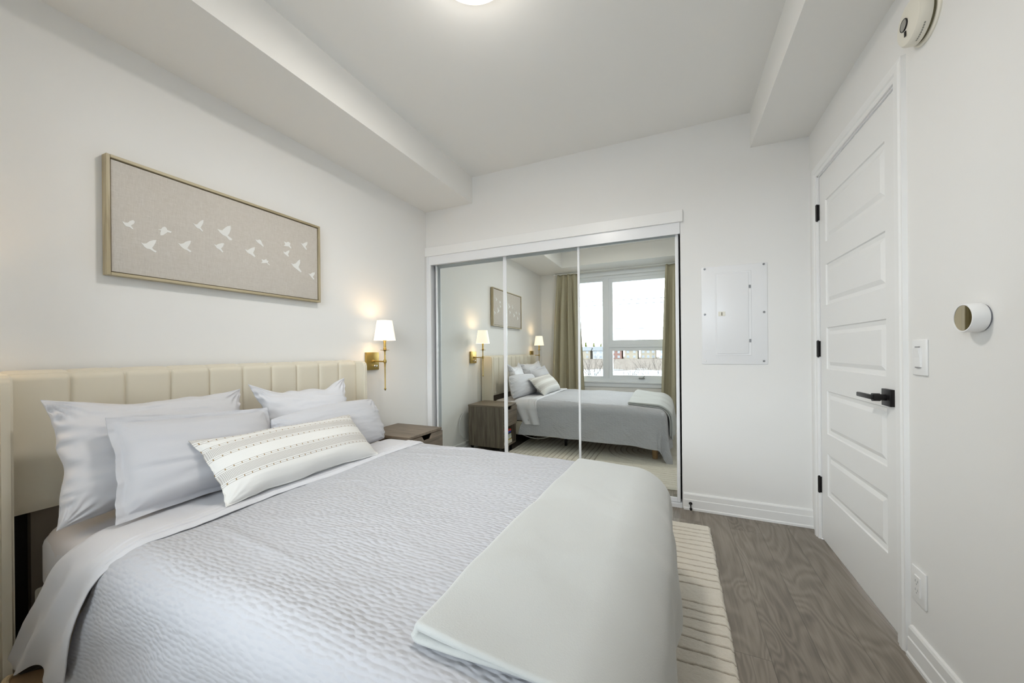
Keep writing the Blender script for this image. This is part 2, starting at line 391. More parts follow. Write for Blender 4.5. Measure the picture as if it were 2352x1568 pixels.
def lumbar_material():
    m = bpy.data.materials.new('striped_woven_cushion'); m.use_nodes = True; nt = m.node_tree; p = nt.nodes['Principled BSDF']
    uv = N(nt, 'ShaderNodeUVMap'); sp = N(nt, 'ShaderNodeSeparateXYZ'); nt.links.new(uv.outputs[0], sp.inputs[0])
    U, V = sp.outputs[0], sp.outputs[1]          # metres along width / height
    base = (.76, .755, .735, 1); ink = (.20, .155, .125, 1); knot = (.30, .20, .09, 1)
    total_line = None; total_dot = None; total_hatch = None
    def band(a, b):
        w = math_node(nt, 'DIVIDE', math_node(nt, 'SUBTRACT', V, a), b - a)
        inb = math_node(nt, 'MULTIPLY', math_node(nt, 'GREATER_THAN', w, -.03), math_node(nt, 'LESS_THAN', w, 1.03))
        ln = None
        for c in (0.0, .12, .88, 1.0):
            l = math_node(nt, 'LESS_THAN', math_node(nt, 'ABSOLUTE', math_node(nt, 'SUBTRACT', w, c)), .016)
            ln = l if ln is None else math_node(nt, 'MAXIMUM', ln, l)
        core = math_node(nt, 'MULTIPLY', math_node(nt, 'GREATER_THAN', w, .2), math_node(nt, 'LESS_THAN', w, .8))
        hu = math_node(nt, 'LESS_THAN', math_node(nt, 'FRACT', math_node(nt, 'DIVIDE', U, .0044)), .34)
        hv = math_node(nt, 'LESS_THAN', math_node(nt, 'FRACT', math_node(nt, 'MULTIPLY', w, 12.0)), .34)
        ht = math_node(nt, 'MULTIPLY', math_node(nt, 'MAXIMUM', hu, hv), core)
        dt = None
        for c, ph in ((.06, 0.0), (.94, .5)):
            du = math_node(nt, 'LESS_THAN', math_node(nt, 'ABSOLUTE', math_node(nt, 'SUBTRACT', math_node(nt, 'FRACT', math_node(nt, 'ADD', math_node(nt, 'DIVIDE', U, .027), ph)), .5)), .065)
            dv = math_node(nt, 'LESS_THAN', math_node(nt, 'ABSOLUTE', math_node(nt, 'SUBTRACT', w, c)), .055)
            d = math_node(nt, 'MULTIPLY', du, dv); dt = d if dt is None else math_node(nt, 'MAXIMUM', dt, d)
        return math_node(nt, 'MULTIPLY', ln, inb), ht, math_node(nt, 'MULTIPLY', dt, inb)
    for a, b in ((.072, .132), (.180, .236), (.262, .330)):
        l, h, d = band(a, b)
        total_line = l if total_line is None else math_node(nt, 'MAXIMUM', total_line, l)
        total_hatch = h if total_hatch is None else math_node(nt, 'MAXIMUM', total_hatch, h)
        total_dot = d if total_dot is None else math_node(nt, 'MAXIMUM', total_dot, d)
    c = mixcol(nt, math_node(nt, 'MULTIPLY', total_hatch, .55), base, ink)
    c = mixcol(nt, math_node(nt, 'MULTIPLY', total_line, .6), c, ink)
    c = mixcol(nt, total_dot, c, knot)
    nt.links.new(c, p.inputs['Base Color']); p.inputs['Roughness'].default_value = .9; p.inputs['Specular IOR Level'].default_value = .1
    hu = math_node(nt, 'SINE', math_node(nt, 'MULTIPLY', U, 2200.0)); hv = math_node(nt, 'SINE', math_node(nt, 'MULTIPLY', V, 2200.0))
    bp = N(nt, 'ShaderNodeBump'); bp.inputs['Strength'].default_value = .3; bp.inputs['Distance'].default_value = .0008
    nt.links.new(math_node(nt, 'MULTIPLY', hu, hv), bp.inputs['Height']); nt.links.new(bp.outputs[0], p.inputs['Normal'])
    return m
M['lumbar'] = lumbar_material()

def rug_material():
    m = mat('cream_wool_rug', (.70, .64, .53, 1), 1.0, bump=(420, .8, .006), spec=.05, sheen=.3); nt = m.node_tree; p = nt.nodes['Principled BSDF']
    uv = N(nt, 'ShaderNodeUVMap'); sp = N(nt, 'ShaderNodeSeparateXYZ'); nt.links.new(uv.outputs[0], sp.inputs[0])
    tc = N(nt, 'ShaderNodeTexCoord'); n = N(nt, 'ShaderNodeTexNoise'); n.inputs['Scale'].default_value = 25; nt.links.new(tc.outputs['Object'], n.inputs['Vector'])
    c = mixcol(nt, math_node(nt, 'MULTIPLY', n.outputs['Fac'], .35), (.92, .865, .76, 1), (.76, .70, .60, 1))
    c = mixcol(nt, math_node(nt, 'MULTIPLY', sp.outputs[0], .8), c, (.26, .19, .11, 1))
    nt.links.new(c, p.inputs['Base Color'])
    return m
M['rug'] = rug_material()

# ------------------------------------------------------------------ room shell
W, YW, ZC, ZB = 2.882, -3.12, 2.631, 2.403
T = .15
def struct(name, bm, m, label=None, parent=None, smooth=False):
    o = obj(name, bm, m, parent, None if parent else base_origin(bm), smooth)
    if parent is None: tag(o, label, None, None, 'structure')
    return o

bm = B(-T, W + T, YW - T, .75, -.12, 0)
me_o = obj('floor', bm, M['floor'], None, None, False); tag(me_o, 'grey-brown wood plank floor', None, None, 'structure')
struct('ceiling', B(-T, W + T, YW - T, .75, ZC, ZC + .12), M['ceil'], 'white painted ceiling')
struct('wall_left', B(-T, 0, YW - T, .75, 0, ZC), M['wall'], 'white wall behind the headboard')
# closet wall with opening x .03-2.158, z 0-1.984
bm = bmesh.new()
box(bm, 0, 2.158, 0, .12, 1.984, ZC); box(bm, 2.158, W, 0, .12, 0, ZC); box(bm, 0, .012, 0, .12, 0, 1.984)
struct('wall_far', bm, M['wall'], 'white wall around the mirrored closet')
# closet interior
bm = bmesh.new(); box(bm, 0, 2.30, .70, .75, 0, ZC); box(bm, 2.25, 2.30, .12, .70, 0, ZC)
struct('wall_closet', bm, M['wall'], 'back and side walls inside the closet')
# right wall with door opening
bm = bmesh.new()
DY0, DY1, DZ = -.968, -.135, 2.098
box(bm, W, W + T, DY1, .12, 0, ZC); box(bm, W, W + T, YW - T, DY0, 0, ZC); box(bm, W, W + T, DY0, DY1, DZ, ZC)
struct('wall_right', bm, M['wall'], 'white wall holding the panelled door')
struct('wall_corridor', B(W + T + .5, W + T + .6, -1.6, .4, 0, ZC), M['wall'], 'hidden wall beyond the door')
# window wall with opening
WX0, WX1, WZ0, WZ1 = .42, 2.34, .60, 2.30
bm = bmesh.new()
box(bm, 0, WX0, YW - T, YW, 0, ZC); box(bm, WX1, W, YW - T, YW, 0, ZC); box(bm, WX0, WX1, YW - T, YW, 0, WZ0); box(bm, WX0, WX1, YW - T, YW, WZ1, ZC)
struct('wall_near', bm, M['wall'], 'window wall seen in the mirror')
# bulkheads (dropped ceiling boxes)
struct('trim_1', B(0, .502, YW, 0, ZB, ZC), M['ceil'], 'dropped ceiling box over the headboard wall')
struct('trim_2', B(2.575, W, YW, 0, ZB, ZC), M['ceil'], 'dropped ceiling box over the door wall')
struct('trim_3', B(.502, 2.575, YW, -2.68, ZB, ZC), M['ceil'], 'dropped ceiling box over the window')

# stepped baseboards
BP = [(0, 0), (.019, 0), (.019, .012), (.015, .018), (.015, .068), (.012, .072), (.012, .104), (.008, .112), (0, .114)]
def baseboard(name, p0, p1, nrm, label):
    bm = bmesh.new(); p0 = Vector(p0); p1 = Vector(p1); nrm = Vector(nrm)
    prism(bm, BP, lambda a, b, h: p0.lerp(p1, h) + nrm * a + Vector((0, 0, b)), 0, 1)
    struct(name, bm, M['trim'], label)
baseboard('baseboard_far', (2.165, 0, 0), (W, 0, 0), (0, -1, 0), 'stepped white baseboard under the electrical panel')
baseboard('baseboard_right', (W, -1.032, 0), (W, YW, 0), (-1, 0, 0), 'stepped white baseboard under the wall outlet')
baseboard('baseboard_left', (0, 0, 0), (0, YW, 0), (1, 0, 0), 'stepped white baseboard behind the nightstand')
baseboard('baseboard_near', (0, YW, 0), (W, YW, 0), (0, 1, 0), 'stepped white baseboard under the window')

# closet valance, fascia track and floor track
bm = bmesh.new(); box(bm, -.0, 2.174, -.020, 0, 1.984, 2.066, .002, 1)
struct('trim_4', bm, M['trim'], 'flat white valance board over the closet doors')
bm = bmesh.new()
box(bm, .03, 2.156, -.006, .002, 1.905, 1.984); box(bm, .03, 2.156, .002, .095, 1.945, 1.984)
for yy in (.022, .043, .064, .085): box(bm, .03, 2.156, yy - .0015, yy + .0015, 1.915, 1.95)
box(bm, .012, .03, -.012, .095, 0.0, 1.984); box(bm, .03, .055, -.010, .0, 0.0, 1.905)
struct('trim_5', bm, M['alu'], 'white metal head track and left jamb of the closet')
bm = bmesh.new(); box(bm, .03, 2.156, -.004, .095, 0, .008)
for yy in (-.001, .022, .043, .064, .090): box(bm, .03, 2.156, yy - .002, yy + .002, .008, .026)
struct('trim_6', bm, M['alu'], 'white metal floor track of the closet')

# mirrored sliding doors
def mirror_door(name, x0, x1, y, label, sl, sr):
    t = bpy.data.objects.new(name, None); COL.objects.link(t); t.location = ((x0 + x1) / 2, y, .02)
    tag(t, label, 'sliding mirror door', 'mirrored closet doors', 'structure')
    z0, z1 = .03, 1.935
    obj('mirror_pane', B(x0 + .006, x1 - .006, y, y + .006, z0 + .01, z1 - .006), M['mirror'], t, smooth=False)
    for a, b in ((x0, x0 + sl), (x1 - sr, x1)):
        bm = bmesh.new(); box(bm, a, b, y - .008, y + .011, z0, z1, .0025, 2); box(bm, a + .004, b - .004, y - .010, y - .007, z0, z1, .001, 1)
        obj('stile', bm, M['alu'], t)
    obj('bottom_rail', B(x0, x1, y - .006, y + .010, z0 - .004, z0 + .028, .002, 1), M['alu'], t)
    obj('top_rail', B(x0, x1, y - .004, y + .010, z1 - .012, z1, .001, 1), M['alu'], t)
    return t
mirror_door('door_2', .055, .80, .073, 'left mirrored closet door reflecting the brass wall lamp', .016, .022)
mirror_door('door_3', .772, 1.455, .052, 'middle mirrored closet door reflecting the pillows and picture', .030, .022)
mirror_door('door_4', 1.426, 2.1465, .031, 'right mirrored closet door reflecting the window', .017, .022)

# ------------------------------------------------------------------ entry door
def panel_door():
    t = bpy.data.objects.new('door_1', None); COL.objects.link(t); t.location = (W, -.55, 0)
    tag(t, 'white five-panel door with black lever handle', 'door', None, 'structure')
    y0, y1, z0, z1 = -.950, -.154, .012, 2.080
    xf = W + .002
    # face with five recessed, bevelled panels
    bm = bmesh.new()
    py0, py1 = -.866, -.240
    pz = [(.282, .515), (.626, .864), (.985, 1.215), (1.338, 1.565), (1.690, 1.921)]
    ys = [y0, py0, py1, y1]; zs = [z0]
    for a, b in pz: zs += [a, b]
    zs.append(z1)
    vg = {}
    def V(x, y, z):
        k = (round(x, 5), round(y, 5), round(z, 5))
        if k not in vg: vg[k] = bm.verts.new((x, y, z))
        return vg[k]
    for i in range(3):
        for j in range(len(zs) - 1):
            a, b, c, d = ys[i], ys[i + 1], zs[j], zs[j + 1]
            if i == 1 and (j % 2 == 1):
                rings = [(0, 0), (.004, .006), (.022, .009), (.040, .002), (.041, .0015)]
                prev = None
                for ins, dep in rings:
                    cur = [V(xf + dep, a + ins, c + ins), V(xf + dep, b - ins, c + ins), V(xf + dep, b - ins, d - ins), V(xf + dep, a + ins, d - ins)]
                    if prev:
                        for q in range(4): bm.faces.new((prev[q], prev[(q + 1) % 4], cur[(q + 1) % 4], cur[q]))
                    prev = cur
                bm.faces.new(prev)
            else:
                bm.faces.new((V(xf, a, c), V(xf, b, c), V(xf, b, d), V(xf, a, d)))
    bmesh.ops.recalc_face_normals(bm, faces=bm.faces)
    box(bm, xf + .011, xf + .035, y0 + .0005, y1 - .0005, z0, z1)
    box(bm, xf, xf + .012, y0, y0 + .001, z0, z1); box(bm, xf, xf + .012, y1 - .001, y1, z0, z1)
    box(bm, xf, xf + .012, y0, y1, z0, z0 + .001); box(bm, xf, xf + .012, y0, y1, z1 - .001, z1)
    obj('door_slab', bm, M['door'], t, smooth=False)
    # jamb
    bm = bmesh.new(); box(bm, W - .002, W + T, y1 + .003, y1 + .018, 0, z1 + .02); box(bm, W - .002, W + T, y0 - .018, y0 - .003, 0, z1 + .02); box(bm, W - .002, W + T, y0 - .018, y1 + .018, z1 + .005, z1 + .018)
    box(bm, xf + .036, xf + .05, y0 - .003, y0 + .012, 0, z1 + .005); box(bm, xf + .036, xf + .05, y1 - .012, y1 + .003, 0, z1 + .005)
    obj('jamb', bm, M['trim'], t, smooth=False)
    # casing with profile
    CP = [(0, 0), (.010, 0), (.012, .004), (.012, .018), (.017, .024), (.018, .046), (.014, .052), (.014, .060), (0, .062)]
    bm = bmesh.new()
    zt = z1 + .010
    def side(yin, s):
        prism(bm, CP, lambda a, b, h: Vector((W - a, yin + s * b, h * (zt + (b if True else 0)))), 0, 1)
    side(y1 + .010, 1); side(y0 - .010, -1)
    prism(bm, CP, lambda a, b, h: Vector((W - a, (y0 - .010 - b) * (1 - h) + (y1 + .010 + b) * h, zt + b)), 0, 1)
    obj('casing', bm, M['trim'], t, smooth=False)
    for zc in (1.881, 1.097, .316):
        bm = bmesh.new(); cyl(bm, (W - .008, y1 + .008, zc - .045), (W - .008, y1 + .008, zc + .045), .0065, 14)
        for q in (-.046, .046): cyl(bm, (W - .008, y1 + .008, zc + q - .003), (W - .008, y1 + .008, zc + q + .003), .0045, 10)
        box(bm, W - .004, W + .002, y1 - .002, y1 + .018, zc - .045, zc + .045)
        obj('hinge', bm, M['black_metal'], t)
    # lever handle
    hy, hz = -.892, .905
    h = obj('handle', B(W - .012, W + .003, hy - .033, hy + .033, hz - .033, hz + .033, .002, 2), M['black_metal'], t)
    bm = bmesh.new(); cyl(bm, (W - .010, hy, hz), (W - .050, hy, hz), .0125, 20); cyl(bm, (W - .030, hy, hz), (W - .052, hy, hz), .0155, 20)
    obj('spindle', bm, M['black_metal'], h)
    bm = bmesh.new(); box(bm, W - .060, W - .046, hy - .012, hy + .118, hz - .009, hz + .009, .003, 2)
    obj('lever', bm, M['black_metal'], h)
    bm = bmesh.new(); box(bm, W - .003, W + .001, y0 - .020, y0 - .004, hz - .030, hz + .030, .001, 1); box(bm, W - .006, W, y0 - .006, y0 + .001, hz - .012, hz + .012)
    obj('strike_plate', bm, M['black_metal'], t)
    return t
panel_door()

# ------------------------------------------------------------------ window
def window():
    t = bpy.data.objects.new('window_1', None); COL.objects.link(t); t.location = ((WX0 + WX1) / 2, YW - .08, WZ0)
    tag(t, 'white vinyl window seen in the mirror', 'window', None, 'structure')
    y0, y1 = YW - .11, YW - .03
    def rect_frame(bm, a, b, c, d, w, ya, yb, bev=0):
        box(bm, a, b, ya, yb, c, c + w); box(bm, a, b, ya, yb, d - w, d)
        box(bm, a, a + w, ya, yb, c + w, d - w); box(bm, b - w, b, ya, yb, c + w, d - w)
    bm = bmesh.new(); rect_frame(bm, WX0, WX1, WZ0, WZ1, .045, y0, y1)
    box(bm, 1.085, 1.150, y0 + .001, y1 + .004, WZ0 + .045, WZ1 - .045); box(bm, 1.150, WX1 - .045, y0 + .001, y1 + .002, 1.145, 1.20)
    obj('window_frame', bm, M['pvc'], t)
    s = obj('fixed_sash', (lambda b_: (rect_frame(b_, .465, 1.085, .645, 2.255, .035, y0 + .01, y1 - .015), b_)[1])(bmesh.new()), M['pvc'], t)
    obj('pane', B(.49, 1.06, y0 + .04, y0 + .046, .67, 2.235), M['glass'], s, smooth=False)
    s = obj('upper_sash', (lambda b_: (rect_frame(b_, 1.150, 2.295, 1.20, 2.255, .062, y0 + .01, y1 - .012), b_)[1])(bmesh.new()), M['pvc'], t)
    obj('pane', B(1.205, 2.24, y0 + .04, y0 + .046, 1.25, 2.20), M['glass'], s, smooth=False)
    s = obj('awning_sash', (lambda b_: (rect_frame(b_, 1.150, 2.295, .645, 1.145, .056, y0 + .005, y1 - .008), b_)[1])(bmesh.new()), M['pvc'], t)
    obj('pane', B(1.20, 2.25, y0 + .04, y0 + .046, .69, 1.10), M['glass'], s, smooth=False)
    bm = bmesh.new(); box(bm, 1.60, 1.69, y1 - .008, y1 + .022, .650, .668, .003, 1)
    tube(bm, [(1.66, y1 + .012, .664), (1.675, y1 + .03, .680), (1.69, y1 + .035, .70)], .006, 8)
    obj('crank_handle', bm, mat('grey_crank', (.30, .31, .30, 1), .4), t)
    bm = bmesh.new(); box(bm, WX0 - .03, WX1 + .03, YW - .032, YW + .02, WZ0 - .025, WZ0 + .003, .004, 2)
    box(bm, WX0 - .03, WX1 + .03, YW, YW + .012, WZ0 - .085, WZ0 - .025, .003, 1)
    obj('window_sill', bm, M['pvc'], t)
    bm = bmesh.new(); box(bm, WX0 - .06, WX1 + .06, YW, YW + .012, WZ1, WZ1 + .06, .003, 1); box(bm, WX0 - .06, WX0, YW, YW + .012, WZ0 - .02, WZ1 + .06, .003, 1); box(bm, WX1, WX1 + .06, YW, YW + .012, WZ0 - .02, WZ1 + .06, .003, 1)
    obj('window_casing', bm, M['pvc'], t)
window()

def curtain(x0t, x1t, x0b, x1b, seed, nf, label):
    nu, nv = 240, 60
    u = np.linspace(0, 1, nu)[:, None] * np.ones((1, nv)); v = np.linspace(0, 1, nv)[None, :] * np.ones((nu, 1))   # v: 0 top
    z = 2.365 - v * 2.335
    w0 = x0t + (x0b - x0t) * (v ** .75); w1 = x1t + (x1b - x1t) * (v ** .75)
    x = w0 + (w1 - w0) * (u + .012 * np.sin(2 * PI * u * nf * .5 + seed) * v)
    ph = 2 * PI * nf * u + .5 * np.sin(3.1 * u + seed) + .35 * vnoise(u * 4, v * 1.5, seed, 2)
    amp = .022 + .030 * sstep(0, .3, v)
    y = YW + .085 + amp * np.sin(ph) + .008 * np.sin(2.7 * ph + seed) * sstep(.0, .15, v)
    pinch = (1 - sstep(0.0, .07, v))
    y = y + .010 * pinch * np.sign(np.sin(ph * 1.5)) * np.abs(np.sin(ph * 1.5)) ** .5
    z = z + .003 * pinch * (v < .02) * np.abs(np.cos(ph * .5))
    P = np.stack([x, y, z], -1)
    me = grid_mesh('curtain', P)
    o = finish('curtain', me, M['curtain'], None, ((x0b + x1b) / 2, YW + .085, .03), True, 80)
    md = o.modifiers.new('thick', 'SOLIDIFY'); md.thickness = .003
    tag(o, label, 'curtain', 'khaki curtains at the window')
    return o
curtain(.325, .665, .20, .775, 1.0, 4, 'khaki curtain by the headboard wall, left of the two in the mirror')
curtain(2.005, 2.36, 1.915, 2.46, 2.9, 4, 'khaki curtain at the mirror\'s right edge, nearest the door wall')
t = thing('curtain_rod', (1.34, YW + .085, 2.385), 'thin white curtain rod above the window in the mirror', 'curtain rod')
bm = bmesh.new(); cyl(bm, (.27, YW + .085, 2.378), (2.60, YW + .085, 2.378), .008, 12)
obj('rod', bm, M['plastic'], t)
for xx in (.285, 2.585):
    bm = bmesh.new(); cyl(bm, (xx - .03, YW + .085, 2.378), (xx, YW + .085, 2.378), .012, 12); obj('finial', bm, M['plastic'], t)
for xx in (.31, 1.40, 2.56):
    bm = bmesh.new(); box(bm, xx - .006, xx + .006, YW + .001, YW + .085, 2.372, 2.384); box(bm, xx - .012, xx + .012, YW + .001, YW + .006, 2.35, 2.40); obj('bracket', bm, M['plastic'], t)

# ------------------------------------------------------------------ bed frame
YA, YB = -2.325, -.925       # window side / closet side of the mattress
XH, XF = .135, 2.030         # head end / foot end
def bed():
    t = thing('bed', (1.08, (YA + YB) / 2, 0), 'cream upholstered bed frame with channel-tufted winged headboard', 'bed')
    # channel tufted headboard panel
    ya, yb, z0, z1 = -2.375, -.905, .556, 1.045
    nch = 10; nu, nv = 401, 40
    s = np.linspace(0, 1, nu)[:, None] * np.ones((1, nv)); q = np.linspace(0, 1, nv)[None, :] * np.ones((nu, 1))
    ph = s * nch; fr = ph - np.floor(ph)
    puff = (1 - (2 * np.abs(fr - .5)) ** 8); puff = puff * .0095 - .004 * np.exp(-(np.minimum(fr, 1 - fr) / .022) ** 2)
    # vertical profile: front face from bottom, over the rounded top, down the back a little
    L1 = z1 - z0 - .03
    zz = np.where(q < .8, z0 + q / .8 * L1, z0 + L1 + .03 * np.sin((q - .8) / .2 * PI / 2 * 1.0))
    xx = np.where(q < .8, .078, .078 - .05 * (1 - np.cos(np.clip((q - .8) / .2, 0, 1) * PI / 2)))
    fade = np.where(q < .8, 1.0, np.cos(np.clip((q - .8) / .2, 0, 1) * PI / 2) * .9 + .1)
    fade = fade * np.clip(q / .04, .3, 1)
    x = xx + puff * fade; zt = zz + (puff * .5) * (1 - fade)
    P = np.stack([x, ya + (yb - ya) * s, zt], -1)
    me = grid_mesh('headboard_panel', P); hp = finish('headboard', me, M['uphol'], t, None, True, 60)
    bm = bmesh.new(); box(bm, .012, .075, ya, yb, z0 + .001, z1 - .006, .008, 2); obj('headboard_back', bm, M['uphol'], hp)
    # lower recess of the headboard
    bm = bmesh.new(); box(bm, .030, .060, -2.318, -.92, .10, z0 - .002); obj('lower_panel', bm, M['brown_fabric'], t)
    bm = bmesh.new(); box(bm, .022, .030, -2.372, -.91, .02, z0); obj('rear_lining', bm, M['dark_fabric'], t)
    # wings: vertical side pieces with rounded front top corner, reaching the floor
    for (y0_, y1_) in ((-2.405, -2.372), (-.910, -.878)):
        out = [(.012, .0), (.158, .0), (.158, .96), (.1575, 1.005), (.154, 1.022), (.146, 1.034), (.132, 1.040), (.05, 1.042), (.012, 1.042)]
        bm = bmesh.new(); prism(bm, out, lambda a, b, h: Vector((a, h, b)), y0_, y1_)
        bmesh.ops.bevel(bm, geom=[e for e in bm.edges], offset=.007, segments=3, affect='EDGES', clamp_overlap=True)
        obj('headboard_wing', bm, M['uphol'], t, angle=50)
    # rails
    for y0_, y1_ in ((-2.322, -2.292), (-.958, -.928)):
        obj('side_rail', B(.10, 1.99, y0_, y1_, .15, .30, .010, 3), M['uphol'], t)
    obj('foot_rail', B(1.985, 2.018, -2.320, -.930, .15, .30, .010, 3), M['uphol'], t)
    bm = bmesh.new()
    for k in range(12): box(bm, .16 + k * .155, .23 + k * .155, -2.30, -.945, .285, .30)
    obj('slat_base', bm, M['oak'], t, smooth=False)
    obj('centre_beam', B(.10, 2.0, -1.645, -1.60, .235, .285), M['black_metal'], t, smooth=False)
    for yy in (-2.27, -1.03):
        bm = bmesh.new(); lathe(bm, [(.024, .021), (.033, .15), (.033, .17)], (1.93, yy, 0), n=24); obj('leg', bm, M['oak'], t)
    for yy in (-1.622, -1.14):
        obj('support_leg', B(.965, .990, yy - .012, yy + .012, .021, .24), M['black_metal'], t, smooth=False)
    obj('cross_bar', B(.95, 1.0, -2.30, -.945, .235, .285), M['black_metal'], t, smooth=False)
bed()

ZM = .527
def sagx(x): return .024 * float(sstep(1.60, 2.02, x))
t = thing('mattress', (1.08, (YA + YB) / 2, .30), 'mattress in a white fitted sheet on the upholstered bed', 'mattress')
bm = B(XH + .004, XF - .004, YA + .004, YB - .004, .302, ZM - .028, .04, 4); obj('mattress_core', bm, M['case'], t)
bm = B(XH, XF - .018, YA + .006, YB - .006, .315, ZM - .003, .058, 6)
bmesh.ops.subdivide_edges(bm, edges=[e for e in bm.edges if e.calc_length() > .3], cuts=20, use_grid_fill=True)
for v in bm.verts:
    k = 1 if v.co.z < ZM - .01 else .25
    n_ = noise.noise(v.co * 9) * .006 * k
    v.co.y += n_ * (1 if v.co.y > -1.6 else -1); v.co.x += n_
    if v.co.z > ZM - .06: v.co.z -= sagx(v.co.x)
obj('fitted_sheet', bm, M['mattress'], t)

# ------------------------------------------------------------------ cloth over the bed
def drape(S, Tt, n, r=.065, flare=.05, fold=None, ztop=ZM, x1=XF, hemwave=.012, seed=0.0, wamp=1.0):
    """S: cloth coord along x, Tt: cloth coord along y, n: offset above bed. returns P (..,3)"""
    rr = r + n
    xi = x1 - r; ya = YA + r; yb = YB - r
    ax = np.maximum(S - xi, 0); ay = np.where(Tt < ya, Tt - ya, np.where(Tt > yb, Tt - yb, 0.0))
    L = np.hypot(ax, ay) + 1e-9; dx = ax / L; dy = ay / L
    arc = rr * PI / 2
    th = np.clip(L / rr, 0, PI / 2)
    out = np.where(L < arc, rr * np.sin(th), rr + (L - arc) * flare)
    drop = np.where(L < arc, rr * (1 - np.cos(th)), rr + (L - arc) * math.sqrt(1 - flare ** 2))
    hang = np.clip((L - arc) / .35, 0, 1.5)
    corner = (ax > 0) * (ay != 0) * 1.0
    ang = np.arctan2(np.abs(ay), ax + 1e-9)
    cw = sstep(0, .12, np.minimum(ax, np.abs(ay)))
    out = out + wamp * cw * hang * (.012 + .030 * np.cos(ang * 8 + 1.0))
    # ripples on the long sides
    par = np.where(ax > 0, Tt, S)
    rip = .6 * np.sin(par * 13 + seed) + .5 * np.sin(par * 23 + 2.1 * seed + 1) + .4 * np.sin(par * 7.1 - seed)
    out = out + (1 - cw) * hemwave * hang ** 1.3 * rip * wamp + .25 * hemwave * hang * wamp
    x = np.minimum(S, xi) + dx * out
    y = np.where(Tt < ya, ya, np.where(Tt > yb, yb, Tt)) + dy * out
    z = ztop + n - drop - .024 * sstep(1.60, 2.02, S)
    return np.stack([x, y, z], -1)

def normals(P):
    du = np.gradient(P, axis=0); dv = np.gradient(P, axis=1)
    nn = np.cross(du, dv); nn /= (np.linalg.norm(nn, axis=-1, keepdims=True) + 1e-12)
    return nn

def rim_solid(o, th):
    md = o.modifiers.new('thickness', 'SOLIDIFY'); md.thickness = th; md.offset = -1
    return o

# quilt with rows of small puckers
def quilt():
    ds = .0042
    ns = int((2.50 - .63) / ds); ntt = int((1.40 + .76) / ds)
    s0 = np.linspace(0, 1, ns)[:, None]; t0 = np.linspace(0, 1, ntt)[None, :]
    Tt = (YA - .40) + t0 * ((YB + .355) - (YA - .40)) + 0 * s0
    over = np.maximum(0, np.maximum(YA - Tt, Tt - YB))            # how far over the side
    head = .655 - .50 * over + .010 * np.sin(Tt * 9) + .006 * np.sin(Tt * 31)
    foot = 2.455
    S = head + s0 * (foot - head)
    P = drape(S, Tt, .014, flare=.07, seed=.6, hemwave=.014, r=.075)
    nn = normals(P); sgn = np.sign(nn[ns // 3, ntt // 2, 2]); nn = nn * sgn
    hgt = .0010 * vnoise(S * 22, Tt * 55, 5, 3) + .0006 * vnoise(S * 45, Tt * 90, 15, 2)
    # soft pulls and wrinkles
    wr_ = np.abs(vnoise((S + .35 * Tt) * 3.0, (Tt - .5 * S) * 7.5, 11, 3))
    hgt = hgt + .0065 * (.35 - wr_) * sstep(0, .35, .35 - wr_ + .1) + .009 * vnoise(S * 2.3, Tt * 2.3, 21, 2)
    # long gather lines running from the headboard
    for (ta, sa, sl, am) in ((-1.08, .70, .25, .006), (-1.20, .72, .18, .004), (-2.10, .75, -.1, .004)):
        d = (Tt - ta) - sl * (S - sa); hgt = hgt + am * np.exp(-(d / .016) ** 2) * sstep(sa - .05, sa + .05, S) * (1 - sstep(sa + .3, sa + .55, S))
    # diagonal drag folds on the hanging sides
    side = sstep(.06, .2, over)
    hgt = hgt + side * .006 * np.sin((S * 1.0 + over * 1.3) * 17 + 2 * vnoise(S * 2, Tt * 2, 31, 2))
    hgt = np.maximum(hgt, -.005) + .001
    P = P + nn * hgt[..., None]
    me = grid_mesh('quilt', P, uv=np.stack([S, Tt], -1))
    o = finish('quilt', me, M['quilt'], None, (1.3, -1.62, .2), True, 180)
    rim_solid(o, .006)
    tag(o, 'white puckered quilt covering the bed and hanging over its sides', 'quilt')
quilt()

